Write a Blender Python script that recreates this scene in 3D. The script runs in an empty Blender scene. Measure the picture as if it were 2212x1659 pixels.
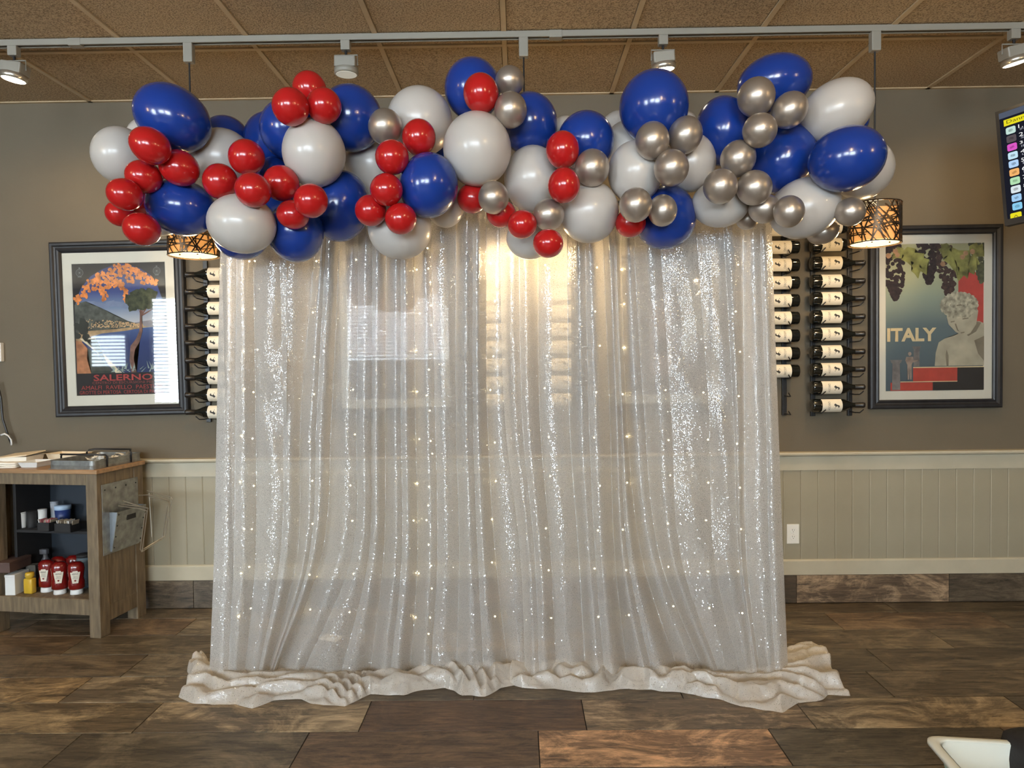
import bpy, bmesh, math, random
from mathutils import Vector, Matrix, noise
random.seed(7)
PI = math.pi
SC = bpy.context.scene
COL = SC.collection

# ------------------------------------------------------------------ camera
F, CX, CY = 1475.0, 1106.0, 829.5
CAMH, PITCH, YAW, ROLL = 1.4218, 0.0265, 0.0099, 0.0121
W = 4.027          # back wall plane (y)
ZC = 3.0           # ceiling height
_f = Vector((-math.sin(YAW)*math.cos(PITCH), math.cos(YAW)*math.cos(PITCH), -math.sin(PITCH)))
_r0 = Vector((math.cos(YAW), math.sin(YAW), 0)); _u0 = _r0.cross(_f)
_r = _r0*math.cos(ROLL) - _u0*math.sin(ROLL)
_u = _u0*math.cos(ROLL) + _r0*math.sin(ROLL)
cam = bpy.data.cameras.new('camera'); camo = bpy.data.objects.new('camera', cam); COL.objects.link(camo)
cam.sensor_width = 36; cam.lens = F/2212*36; cam.clip_start = .05
camo.matrix_world = Matrix(((_r.x,_u.x,-_f.x,0),(_r.y,_u.y,-_f.y,0),(_r.z,_u.z,-_f.z,CAMH),(0,0,0,1)))
SC.camera = camo

def ray(px, py): return _f + _r*((px-CX)/F) + _u*((CY-py)/F)
def P(px, py, y):                      # point where the sight line meets the upright plane at distance y
    d = ray(px, py); k = y/d.y
    return Vector((d.x*k, y, CAMH + d.z*k))
def G(px, py, z=0.0):                  # ... meets the level plane z
    d = ray(px, py); k = (z-CAMH)/d.z
    return Vector((d.x*k, d.y*k, z))

# ------------------------------------------------------------------ world, light, exposure
wd = bpy.data.worlds.new('world'); SC.world = wd; wd.use_nodes = True
wd.node_tree.nodes['Background'].inputs[0].default_value = (.55, .7, 1, 1)
wd.node_tree.nodes['Background'].inputs[1].default_value = .5
SC.view_settings.view_transform = 'Standard'; SC.view_settings.look = 'None'
SC.view_settings.gamma = 1; SC.view_settings.use_curve_mapping = False
SC.view_settings.exposure = 0.1
WINDOW_POWER = 42.0
FILL_W = 19.0  # power of the added warm fill globes
SPOT_W = 30.0
PENDANT_W = 13.0
WARM = (1, .70, .36)

# ------------------------------------------------------------------ materials
MATS = {}
def nodes_of(m): return m.node_tree.nodes, m.node_tree.links
def mat(name, col, rough=.5, metal=0, bump=0, bscale=60, var=0, vscale=8, coat=0, spec=.5, sub=0, stretch=None, emit=0, trans=0, ecol=None):
    if name in MATS: return MATS[name]
    m = bpy.data.materials.new(name); m.use_nodes = True; N, L = nodes_of(m)
    b = N['Principled BSDF']
    b.inputs['Base Color'].default_value = (*col, 1); b.inputs['Roughness'].default_value = rough
    b.inputs['Metallic'].default_value = metal; b.inputs['Coat Weight'].default_value = coat
    b.inputs['Coat Roughness'].default_value = .06
    b.inputs['Specular IOR Level'].default_value = spec
    if sub:
        b.inputs['Subsurface Weight'].default_value = sub; b.inputs['Subsurface Radius'].default_value = (.03,.03,.03)
    if trans: b.inputs['Transmission Weight'].default_value = trans
    if emit:
        b.inputs['Emission Color'].default_value = (*(ecol or col), 1); b.inputs['Emission Strength'].default_value = emit
    tc = N.new('ShaderNodeTexCoord'); mp = N.new('ShaderNodeMapping'); L.new(tc.outputs['Object'], mp.inputs[0])
    if stretch: mp.inputs['Scale'].default_value = stretch
    if var:
        n = N.new('ShaderNodeTexNoise'); n.inputs['Scale'].default_value = vscale; n.inputs['Detail'].default_value = 5
        L.new(mp.outputs[0], n.inputs['Vector'])
        r = N.new('ShaderNodeValToRGB'); L.new(n.outputs['Fac'], r.inputs[0])
        r.color_ramp.elements[0].position = .3; r.color_ramp.elements[1].position = .7
        r.color_ramp.elements[0].color = (*[c*(1-var) for c in col], 1)
        r.color_ramp.elements[1].color = (*[min(1, c*(1+var)) for c in col], 1)
        L.new(r.outputs[0], b.inputs['Base Color'])
    if bump:
        n = N.new('ShaderNodeTexNoise'); n.inputs['Scale'].default_value = bscale; n.inputs['Detail'].default_value = 4
        L.new(mp.outputs[0], n.inputs['Vector'])
        bp = N.new('ShaderNodeBump'); bp.inputs['Strength'].default_value = bump; bp.inputs['Distance'].default_value = .005
        L.new(n.outputs['Fac'], bp.inputs['Height']); L.new(bp.outputs[0], b.inputs['Normal'])
    MATS[name] = m; return m

def emis(name, col, s):
    if name in MATS: return MATS[name]
    m = bpy.data.materials.new(name); m.use_nodes = True; N, L = nodes_of(m)
    N.remove(N['Principled BSDF']); e = N.new('ShaderNodeEmission')
    e.inputs[0].default_value = (*col, 1); e.inputs[1].default_value = s
    L.new(e.outputs[0], N['Material Output'].inputs[0]); MATS[name] = m; return m

M_wall = mat('wall_paint', (.122,.098,.064), .75, bump=.12, bscale=220, var=.05, vscale=2)
M_trim = mat('cream_trim', (.46,.41,.30), .45, bump=.05, bscale=50, var=.05)
M_board = mat('cream_beadboard', (.31,.272,.19), .5, bump=.05, bscale=60, var=.05, vscale=5)
M_tee = mat('ceiling_tee', (.46,.355,.22), .6, var=.08)
M_black = mat('black_metal', (.012,.012,.013), .4, bump=.05)
M_blackwood = mat('black_frame_wood', (.014,.014,.016), .45, var=.3, vscale=20, stretch=(1,1,.2))
M_grout = mat('grout', (.02,.016,.013), .9, var=.2)
M_trackw = mat('white_metal', (.24,.225,.19), .4, var=.03)
M_chrome = mat('chrome_wire', (.62,.58,.50), .28, .85, var=.05)
M_galv = mat('galvanised_steel', (.33,.33,.31), .42, .8, bump=.15, bscale=40, var=.3, vscale=25)
M_matboard = mat('mat_board', (.68,.62,.50), .8, bump=.05, bscale=300)
M_wood = mat('weathered_wood', (.165,.120,.070), .6, bump=.3, bscale=30, var=.35, vscale=9, stretch=(6,6,.8))
M_woodtop = mat('oak_top', (.34,.20,.10), .4, bump=.1, bscale=30, var=.25, vscale=6, stretch=(1,8,8))
M_dark = mat('dark_interior', (.014,.013,.013), .7, var=.2)
M_slate = mat('slate_paint', (.020,.026,.035), .6, var=.1)
M_white = mat('white_plastic', (.72,.72,.70), .4, var=.03)
M_paper = mat('paper', (.78,.74,.66), .8, bump=.3, bscale=30, var=.05)
M_red_b = mat('ketchup_red', (.17,.006,.005), .22, var=.1, coat=.5)
M_yellow = mat('mustard_yellow', (.58,.37,.03), .35, var=.05)
M_glassd = mat('dark_bottle_glass', (.006,.007,.006), .08, coat=1, var=.2)
M_foil = mat('bottle_foil', (.02,.017,.015), .3, .3, var=.3)
M_label = mat('bottle_label', (.72,.66,.54), .7, var=.04)
M_ink = mat('label_ink', (.03,.03,.03), .7, var=.1)
M_silver = mat('silver_latex', (.43,.37,.31), .36, .75, coat=.25, var=.04, vscale=3)
M_blue = mat('blue_latex', (.008,.034,.215), .20, coat=.2, sub=.0, var=.08, vscale=3)
M_redl = mat('red_latex', (.40,.010,.010), .20, coat=.2, var=.08, vscale=3)
M_whitel = mat('white_latex', (.50,.46,.415), .30, coat=.15, sub=.12, var=.02, vscale=3)

def ceiling_mat():
    m = bpy.data.materials.new('fissured_tile'); m.use_nodes = True; N, L = nodes_of(m); b = N['Principled BSDF']
    tc = N.new('ShaderNodeTexCoord')
    oi = N.new('ShaderNodeObjectInfo')
    ad = N.new('ShaderNodeVectorMath'); L.new(tc.outputs['Object'], ad.inputs[0])
    cmb = N.new('ShaderNodeCombineXYZ'); mu = N.new('ShaderNodeMath'); mu.operation = 'MULTIPLY'; mu.inputs[1].default_value = 37
    L.new(oi.outputs['Random'], mu.inputs[0]); L.new(mu.outputs[0], cmb.inputs[2]); L.new(cmb.outputs[0], ad.inputs[1])
    n = N.new('ShaderNodeTexNoise'); n.inputs['Scale'].default_value = 135; n.inputs['Detail'].default_value = 3; n.inputs['Roughness'].default_value = .65
    L.new(ad.outputs[0], n.inputs['Vector'])
    r = N.new('ShaderNodeValToRGB'); L.new(n.outputs['Fac'], r.inputs[0])
    e = r.color_ramp.elements; e[0].position = .38; e[0].color = (.19,.13,.07,1); e[1].position = .56; e[1].color = (.46,.335,.195,1)
    L.new(r.outputs[0], b.inputs['Base Color']); b.inputs['Roughness'].default_value = .9
    bp = N.new('ShaderNodeBump'); bp.inputs['Strength'].default_value = .8; bp.inputs['Distance'].default_value = .006
    L.new(n.outputs['Fac'], bp.inputs['Height']); L.new(bp.outputs[0], b.inputs['Normal'])
    return m
M_ctile = ceiling_mat()

def floor_mat():
    m = bpy.data.materials.new('wood_look_tile'); m.use_nodes = True; N, L = nodes_of(m); b = N['Principled BSDF']
    tc = N.new('ShaderNodeTexCoord'); oi = N.new('ShaderNodeObjectInfo')
    mu = N.new('ShaderNodeMath'); mu.operation = 'MULTIPLY'; mu.inputs[1].default_value = 91; L.new(oi.outputs['Random'], mu.inputs[0])
    cmb = N.new('ShaderNodeCombineXYZ'); L.new(mu.outputs[0], cmb.inputs[0]); L.new(mu.outputs[0], cmb.inputs[2])
    ad = N.new('ShaderNodeVectorMath'); L.new(tc.outputs['Object'], ad.inputs[0]); L.new(cmb.outputs[0], ad.inputs[1])
    def nz(scale, st, det=6, rough=.6, dist=0):
        mp = N.new('ShaderNodeMapping'); mp.inputs['Scale'].default_value = st; L.new(ad.outputs[0], mp.inputs[0])
        n = N.new('ShaderNodeTexNoise'); n.inputs['Scale'].default_value = scale; n.inputs['Detail'].default_value = det
        n.inputs['Roughness'].default_value = rough; n.inputs['Distortion'].default_value = dist; L.new(mp.outputs[0], n.inputs['Vector']); return n
    grain = nz(9, (.55, 4.5, 4.5), 12, .82, 1.2)
    patch = nz(3.0, (1, 1.7, 1.7), 12, .74, 1.0)
    g = N.new('ShaderNodeValToRGB'); L.new(grain.outputs['Fac'], g.inputs[0])
    g.color_ramp.elements[0].position = .38; g.color_ramp.elements[0].color = (.030,.024,.017,1)
    g.color_ramp.elements[1].position = .66; g.color_ramp.elements[1].color = (.200,.152,.100,1)
    p = N.new('ShaderNodeValToRGB'); L.new(patch.outputs['Fac'], p.inputs[0])
    p.color_ramp.elements[0].position = .47; p.color_ramp.elements[0].color = (0,0,0,1)
    p.color_ramp.elements[1].position = .62; p.color_ramp.elements[1].color = (1,1,1,1)
    # tile's own tint comes from its object colour (rgb tint, alpha = how worn)
    g2 = N.new('ShaderNodeValToRGB'); L.new(grain.outputs['Fac'], g2.inputs[0])
    g2.color_ramp.elements[0].position = .3; g2.color_ramp.elements[0].color = (.13,.100,.066,1)
    g2.color_ramp.elements[1].position = .68; g2.color_ramp.elements[1].color = (.58,.46,.31,1)
    sc = N.new('ShaderNodeMath'); sc.operation = 'MULTIPLY'; L.new(p.outputs[0], sc.inputs[0]); L.new(oi.outputs['Alpha'], sc.inputs[1])
    mx = N.new('ShaderNodeMix'); mx.data_type = 'RGBA'; L.new(sc.outputs[0], mx.inputs['Factor']); L.new(g.outputs[0], mx.inputs['A']); L.new(g2.outputs[0], mx.inputs['B'])
    m2 = N.new('ShaderNodeMix'); m2.data_type = 'RGBA'; m2.blend_type = 'MULTIPLY'; m2.inputs['Factor'].default_value = 1
    L.new(mx.outputs['Result'], m2.inputs['A']); L.new(oi.outputs['Color'], m2.inputs['B'])
    L.new(m2.outputs['Result'], b.inputs['Base Color'])
    rr = N.new('ShaderNodeMapRange'); L.new(grain.outputs['Fac'], rr.inputs[0]); rr.inputs['To Min'].default_value = .52; rr.inputs['To Max'].default_value = .34
    L.new(rr.outputs[0], b.inputs['Roughness'])
    bp = N.new('ShaderNodeBump'); bp.inputs['Strength'].default_value = .35; bp.inputs['Distance'].default_value = .003
    L.new(grain.outputs['Fac'], bp.inputs['Height']); L.new(bp.outputs[0], b.inputs['Normal'])
    return m
M_ftile = floor_mat()

def sequin_mat(name, ground, opacity, gloss, spark):
    m = bpy.data.materials.new(name); m.use_nodes = True; N, L = nodes_of(m); N.remove(N['Principled BSDF'])
    uv = N.new('ShaderNodeUVMap'); uv.uv_map = 'UVMap'; ge = N.new('ShaderNodeNewGeometry')
    def discs(scale, cover, tilt, rough):
        v = N.new('ShaderNodeTexVoronoi'); v.inputs['Scale'].default_value = scale; v.inputs['Randomness'].default_value = .85; L.new(uv.outputs[0], v.inputs['Vector'])
        lt = N.new('ShaderNodeMath'); lt.operation = 'LESS_THAN'; L.new(v.outputs['Distance'], lt.inputs[0]); lt.inputs[1].default_value = cover
        sb = N.new('ShaderNodeVectorMath'); sb.operation = 'SUBTRACT'; L.new(v.outputs['Color'], sb.inputs[0]); sb.inputs[1].default_value = (.5,.5,.5)
        sl = N.new('ShaderNodeVectorMath'); sl.operation = 'SCALE'; L.new(sb.outputs[0], sl.inputs[0]); sl.inputs['Scale'].default_value = tilt
        ad = N.new('ShaderNodeVectorMath'); L.new(ge.outputs['Normal'], ad.inputs[0]); L.new(sl.outputs[0], ad.inputs[1])
        nm = N.new('ShaderNodeVectorMath'); nm.operation = 'NORMALIZE'; L.new(ad.outputs[0], nm.inputs[0])
        gl = N.new('ShaderNodeBsdfGlossy'); gl.inputs['Color'].default_value = (.92,.93,.95,1); gl.inputs['Roughness'].default_value = rough; L.new(nm.outputs[0], gl.inputs['Normal'])
        return v, lt, gl
    def mix(fac, a, b):
        x = N.new('ShaderNodeMixShader'); L.new(a.outputs[0], x.inputs[1]); L.new(b.outputs[0], x.inputs[2])
        if isinstance(fac, (int, float)): x.inputs[0].default_value = fac
        else: L.new(fac.outputs[0], x.inputs[0])
        return x
    df = N.new('ShaderNodeBsdfDiffuse'); df.inputs['Color'].default_value = ground
    tl = N.new('ShaderNodeBsdfTranslucent'); tl.inputs['Color'].default_value = ground
    cl = mix(.42, df, tl); tr = N.new('ShaderNodeBsdfTransparent')
    # small sequins sewn densely on the net
    v1, lt1, gl1 = discs(235, .40, .34, .26)
    sq = mix(gloss, cl, gl1)
    w = N.new('ShaderNodeTexNoise'); w.inputs['Scale'].default_value = 420; w.inputs['Detail'].default_value = 1; L.new(uv.outputs[0], w.inputs['Vector'])
    mr = N.new('ShaderNodeMapRange'); L.new(w.outputs['Fac'], mr.inputs[0]); mr.inputs['From Min'].default_value = .35; mr.inputs['From Max'].default_value = .65
    mr.inputs['To Min'].default_value = opacity-.22; mr.inputs['To Max'].default_value = min(1, opacity+.22)
    net = N.new('ShaderNodeMixShader'); L.new(mr.outputs[0], net.inputs[0]); L.new(tr.outputs[0], net.inputs[1]); L.new(cl.outputs[0], net.inputs[2])
    base = mix(lt1, net, sq)
    # loose sequins that stand off the net and flash
    v2, lt2, gl2 = discs(125, .30, .55, .07)
    sp = N.new('ShaderNodeSeparateXYZ'); L.new(v2.outputs['Color'], sp.inputs[0])
    gt = N.new('ShaderNodeMath'); gt.operation = 'GREATER_THAN'; L.new(sp.outputs['Z'], gt.inputs[0]); gt.inputs[1].default_value = 1-spark
    mu = N.new('ShaderNodeMath'); mu.operation = 'MULTIPLY'; L.new(gt.outputs[0], mu.inputs[0]); L.new(lt2.outputs[0], mu.inputs[1])
    flash = mix(.72, cl, gl2); fin = mix(mu, base, flash)
    L.new(fin.outputs[0], N['Material Output'].inputs[0]); return m
M_sequin = sequin_mat('sequin_sheer', (.84,.82,.79,1), .56, .55, .45)
M_pool = sequin_mat('sequin_cloth_piled', (.84,.79,.72,1), .97, .25, .12)

def pane_mat(name='picture_glass'):
    if name in MATS: return MATS[name]
    m = bpy.data.materials.new(name); m.use_nodes = True; N, L = nodes_of(m); N.remove(N['Principled BSDF'])
    fr = N.new('ShaderNodeFresnel'); fr.inputs[0].default_value = 1.5
    tr = N.new('ShaderNodeBsdfTransparent'); gl = N.new('ShaderNodeBsdfGlossy'); gl.inputs['Roughness'].default_value = .02
    mx = N.new('ShaderNodeMixShader'); L.new(fr.outputs[0], mx.inputs[0]); L.new(tr.outputs[0], mx.inputs[1]); L.new(gl.outputs[0], mx.inputs[2])
    L.new(mx.outputs[0], N['Material Output'].inputs[0]); MATS[name] = m; return m
M_pane = pane_mat()

# ------------------------------------------------------------------ helpers
def obj(name, bm, m, parent=None, smooth=False, kind=None):
    me = bpy.data.meshes.new(name)
    if isinstance(bm, bmesh.types.BMesh):
        bmesh.ops.recalc_face_normals(bm, faces=bm.faces[:])
        bm.to_mesh(me); bm.free()
    else:
        me.from_pydata(*bm)
    me.materials.append(m)
    if smooth:
        me.polygons.foreach_set('use_smooth', [True]*len(me.polygons))
    o = bpy.data.objects.new(name, me); COL.objects.link(o)
    if parent is not None: o.parent = parent
    if kind: o['kind'] = kind
    return o
def tag(o, label=None, cat=None, group=None, kind=None):
    if label: o['label'] = label
    if cat: o['category'] = cat
    if group: o['group'] = group
    if kind: o['kind'] = kind
    return o
def thing(name, label, cat, loc=(0,0,0), rz=0, group=None, parent=None):
    o = bpy.data.objects.new(name, None); COL.objects.link(o); o.empty_display_size = .05
    o.location = loc; o.rotation_euler = (0,0,rz); return tag(o, label, cat, group)
def kids(o): return [c for c in bpy.data.objects if c.parent == o]
def copy_tree(o, parent=None):
    c = o.copy(); COL.objects.link(c); c.parent = parent
    for ch in kids(o): copy_tree(ch, c)
    return c
def ibox(bm, a, b, bevel=0):
    a = Vector(a); b = Vector(b)
    g = bmesh.ops.create_cube(bm, size=1); vs = g['verts']
    s = b-a; c = (a+b)/2
    for v in vs: v.co = Vector((v.co.x*s.x, v.co.y*s.y, v.co.z*s.z))+c
    if bevel:
        es = list({e for v in vs for e in v.link_edges})
        bmesh.ops.bevel(bm, geom=es, offset=bevel, segments=2, affect='EDGES', profile=.5)
def box(a, b, bevel=0):
    bm = bmesh.new(); ibox(bm, a, b, bevel); return bm
def tube(bm, pts, r, n=8, closed=False):
    pts = [Vector(p) for p in pts]; rings = []; k = len(pts)
    for i, p in enumerate(pts):
        if closed: t = pts[(i+1)%k]-pts[i-1]
        else: t = pts[min(i+1,k-1)]-pts[max(i-1,0)]
        t.normalize()
        a = Vector((0,0,1)) if abs(t.z) < .9 else Vector((0,1,0))
        x = t.cross(a).normalized(); y = x.cross(t)
        rr = r[i] if isinstance(r, (list,tuple)) else r
        rings.append([bm.verts.new(p + (x*math.cos(2*PI*j/n)+y*math.sin(2*PI*j/n))*rr) for j in range(n)])
    for i in range(k if closed else k-1):
        A, B = rings[i], rings[(i+1)%k]
        for j in range(n): bm.faces.new((A[j], A[(j+1)%n], B[(j+1)%n], B[j]))
    if not closed:
        bm.faces.new(rings[0][::-1]); bm.faces.new(rings[-1])
    return bm
def lathe(prof, n=24, ax='z', bm=None, off=(0,0,0), cap=True):
    bm = bm or bmesh.new(); rings = []
    for r, z in prof:
        ring = []
        for j in range(n):
            a = 2*PI*j/n
            p = (r*math.cos(a), r*math.sin(a), z)
            if ax == 'y': p = (p[0], p[2], p[1])
            ring.append(bm.verts.new(Vector(p)+Vector(off)))
        rings.append(ring)
    for A, B in zip(rings, rings[1:]):
        for j in range(n): bm.faces.new((A[j], A[(j+1)%n], B[(j+1)%n], B[j]))
    if cap:
        bm.faces.new(rings[0][::-1]); bm.faces.new(rings[-1])
    return bm
def prism(bm, pts, y0, y1):        # pts in XZ, extruded along Y
    a = [bm.verts.new((x, y0, z)) for x, z in pts]; b = [bm.verts.new((x, y1, z)) for x, z in pts]
    bm.faces.new(a); bm.faces.new(b[::-1]); n = len(pts)
    for i in range(n): bm.faces.new((a[i], b[i], b[(i+1)%n], a[(i+1)%n]))
    return bm
_txt = {}
def text_mesh(s, size=1.0, ext=0, off=0):
    cu = bpy.data.curves.new('t', 'FONT'); cu.body = s; cu.size = size; cu.extrude = ext; cu.resolution_u = 2; cu.offset = off
    cu.align_x = 'CENTER'; cu.align_y = 'CENTER'
    o = bpy.data.objects.new('t', cu); COL.objects.link(o)
    dg = bpy.context.evaluated_depsgraph_get(); me = bpy.data.meshes.new_from_object(o.evaluated_get(dg))
    bpy.data.objects.remove(o); return me
def text_on(name, s, w, h, at, m, parent, y=-.001, bold=0, label=None):
    """flat lettering fitted to a width and height in the parent's XZ plane, facing -Y"""
    me = text_mesh(s, 1, 0, bold); xs = [v.co.x for v in me.vertices]; ys = [v.co.y for v in me.vertices]
    x0, x1, y0, y1 = min(xs), max(xs), min(ys), max(ys)
    for v in me.vertices:
        a = (v.co.x-x0)/(x1-x0)-.5; b = (v.co.y-y0)/(y1-y0)-.5
        v.co = Vector((at[0]+a*w, y, at[1]+b*h))
    me.materials.clear(); me.materials.append(m)
    o = bpy.data.objects.new(name, me); COL.objects.link(o); o.parent = parent
    if label: o['label'] = label
    return o

# ------------------------------------------------------------------ the room
XL, XR, YB = -9.0, 4.6, -5.0
floor = tag(obj('floor', box((XL,YB,-.06),(XR,W+.1,-.004)), M_grout), kind='structure')
far = obj('floor_tile', box((XL,YB,-.004),(XR,.2,0)), M_ftile, floor); far['kind'] = 'stuff'; far.color = (1,1,1,.4)
rows = [3.855]
while rows[-1] > .3: rows.append(rows[-1]-.2455)
seeds = {1:(1802,1342), 2:(2036,1382), 3:(1903,1428), 4:(1905,1481), 5:(1263,1551), 6:(1163,1590)}
TL = .893
tints = [(1,1,.97,.6),(.85,.83,.76,.45),(1.1,1.07,1.0,.85),(.66,.67,.64,.35),(.95,.82,.72,.5),(.78,.76,.70,.4)]
special = {}
for i in range(len(rows)):
    ya = W-.003 if i == 0 else rows[i-1]; yb = rows[i]
    if i in seeds: x0 = G(*seeds[i]).x
    elif i == 0: x0 = .35
    else: x0 = [0.1,.42,.71,.25,.55][i % 5]
    k0 = math.floor((-4.5-x0)/TL)
    for k in range(k0, k0+11):
        a, b = x0+k*TL+.002, x0+(k+1)*TL-.002
        if b > XR: continue
        bm = box((-(b-a)/2, -(ya-yb)/2+.002, -.009), ((b-a)/2, (ya-yb)/2-.002, 0), .0012)
        t = obj('floor_tile', bm, M_ftile, floor); t.location = ((a+b)/2, (ya+yb)/2, 0)
        c = random.choice(tints); f = random.uniform(1.0,1.3)
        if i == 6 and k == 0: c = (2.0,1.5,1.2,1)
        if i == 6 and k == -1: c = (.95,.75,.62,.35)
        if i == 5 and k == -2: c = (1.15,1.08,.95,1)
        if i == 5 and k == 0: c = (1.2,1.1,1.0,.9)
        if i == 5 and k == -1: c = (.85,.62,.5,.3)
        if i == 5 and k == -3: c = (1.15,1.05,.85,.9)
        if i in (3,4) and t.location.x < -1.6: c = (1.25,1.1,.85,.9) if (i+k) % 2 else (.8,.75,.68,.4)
        t.color = (c[0]*f, c[1]*f, c[2]*f, c[3])
        
ceil = tag(obj('ceiling', box((XL,YB,ZC+.03),(XR,W+.1,ZC+.1)), M_tee), kind='structure')
X0, T = -.051, .6096
cr = [W, 3.398, 3.398-T, 3.398-2*T, 3.398-3*T]
for i in range(len(cr)-1):
    for k in range(-8, 8):
        a = X0+k*T; ya, yb = cr[i], cr[i+1]
        if a+T > XR: continue
        o = obj('ceiling_tile', box((-T/2+.014, -(ya-yb)/2+.014, -.004), (T/2-.014, (ya-yb)/2-.014, .012), .003), M_ctile, ceil)
        o.location = (a+T/2, (ya+yb)/2, ZC+.006)
bm = bmesh.new()
for k in range(-8, 9):
    x = X0+k*T
    if x < XR: ibox(bm, (x-.012, cr[-1], ZC-.004), (x+.012, W, ZC+.03))
for y in cr[1:]: ibox(bm, (-5, y-.012, ZC-.0045), (XR, y+.012, ZC+.029))
ibox(bm, (-5, W-.02, ZC-.004), (XR, W, ZC+.03))
obj('ceiling_grid', bm, M_tee, ceil)
o = obj('ceiling_tile', box((XL,YB,ZC),(XR,cr[-1]-.012,ZC+.03)), M_ctile, ceil, kind='stuff')
o = obj('ceiling_tile', box((XL,cr[-1]-.012,ZC),(-5,W,ZC+.03)), M_ctile, ceil, kind='stuff')

zt, zap, zlr, zlb = .93, .80, .262, .178
zt = P(2000,972,W).z; zap = P(2000,1012,W).z; zlr = P(2000,1204,W).z; zlb = P(2000,1237,W).z
wall = tag(obj('wall_back', box((XL,W,0),(XR,W+.1,ZC+.03)), M_wall), kind='structure')
for nm, a, b in (('wall_left',(XL-.1,YB,0),(XL,W+.1,ZC+.1)),('wall_right',(XR,YB,0),(XR+.1,W+.1,ZC+.1)),('wall_rear',(XL-.1,YB-.1,0),(XR+.1,YB,ZC+.1))):
    tag(obj(nm, box(a,b), M_wall), kind='structure')
# beadboard
bw = .101; x = -3.6
while x < 3.7:
    bm = bmesh.new(); t = .012; g_ = .0035
    prism_pts = [(x+.0015, 0)]
    vs = [(x, W),(x, W-t+g_),(x+.0025, W-t+.001),(x+.005, W-t),(x+bw-.005, W-t),(x+bw-.0025, W-t+.001),(x+bw, W-t+g_),(x+bw, W)]
    a = [bm.verts.new((p[0]-x-bw/2, p[1]-W, zlr-.01)) for p in vs]; b = [bm.verts.new((p[0]-x-bw/2, p[1]-W, zap+.01)) for p in vs]
    bm.faces.new(a); bm.faces.new(b[::-1])
    for i in range(len(vs)): bm.faces.new((a[i], b[i], b[(i+1)%len(vs)], a[(i+1)%len(vs)]))
    o = obj('board', bm, M_board, wall); o.location = (x+bw/2, W, 0)
    x += bw
def molding(name, prof, m, x0=-4.4, x1=4.55):
    bm = bmesh.new(); a = [bm.verts.new((x0, W-d, z)) for d, z in prof]; b = [bm.verts.new((x1, W-d, z)) for d, z in prof]
    bm.faces.new(a); bm.faces.new(b[::-1]); n = len(prof)
    for i in range(n): bm.faces.new((a[i], b[i], b[(i+1)%n], a[(i+1)%n]))
    return tag(obj(name, bm, m), kind='structure')
molding('trim_1', [(0,zap),(.018,zap),(.018,zt-.028),(.026,zt-.024),(.034,zt-.022),(.055,zt-.018),(.058,zt-.010),(.055,zt),(0,zt)], M_trim)
molding('trim_2', [(0,zlb),(.022,zlb),(.022,zlr-.010),(.018,zlr-.003),(.012,zlr),(0,zlr)], M_trim)
bb = tag(obj('baseboard_back', box((-4.4,W-.008,.001),(4.55,W-.0005,zlb-.001)), M_grout), kind='structure')
xj = P(1718,1270,W).x
for k in range(-7, 4):
    a = xj+k*TL+.0015; b = a+TL-.003
    if b > 4.55: continue
    o = obj('tile', box((-(b-a)/2,-.010,-(zlb-.008)/2),((b-a)/2,.002,(zlb-.008)/2),.001), M_ftile, bb); o.location = ((a+b)/2, W-.010, (zlb)/2+.001)
    o.color = random.choice([(1.1,.95,.85,.9),(.8,.75,.7,.4),(.7,.68,.66,.3)])
    if k == 0: o.color = (1.2,1.05,.95,.9)
    if k == -1: o.color = (.6,.55,.5,.2)

# rear windows with blinds (behind the photographer; they light the room and show in the glass)
M_day = emis('daylight_pane', (.74,.88,1.0), WINDOW_POWER)
M_day_dim = emis('daylight_pane_shaded', (.74,.88,1.0), WINDOW_POWER*.35)
M_blind = mat('white_blind', (.8,.8,.78), .5)
WIN = [(-8.15,-7.5,1.5,2.1),(-6.95,-5.1,.8,2.8),(-3.25,-1.3,1.55,2.8),(-.75,1.2,1.3,2.8)]
for i, (xa, xb, za, zb_) in enumerate(WIN):
    wdw = tag(obj('window_%d' % (i+1), box((xa-.08,YB,za-.08),(xb+.08,YB+.02,zb_+.08)), M_trim), kind='structure')
    obj('window_pane', box((xa,YB+.022,za),(xb,YB+.026,zb_)), M_day if i else M_day_dim, wdw)
    bm = bmesh.new()
    for z in [za+.066*j for j in range(int((zb_-za)/.066)+1)]:
        v = [bm.verts.new(p) for p in ((xa-.01,YB+.05,z-.012),(xb+.01,YB+.05,z-.012),(xb+.01,YB+.085,z+.014),(xa-.01,YB+.085,z+.014))]; bm.faces.new(v)
    obj('blind_slats', bm, M_blind, wdw, kind='stuff')
    bm = bmesh.new()
    for a in (xa-.08, xb): ibox(bm, (a,YB+.02,za-.08),(a+.08,YB+.045,zb_+.08))
    ibox(bm, (xa,YB+.02,za-.08),(xb,YB+.045,za)); ibox(bm, (xa,YB+.02,zb_),(xb,YB+.045,zb_+.08))
    obj('window_frame', bm, M_trim, wdw)

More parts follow.
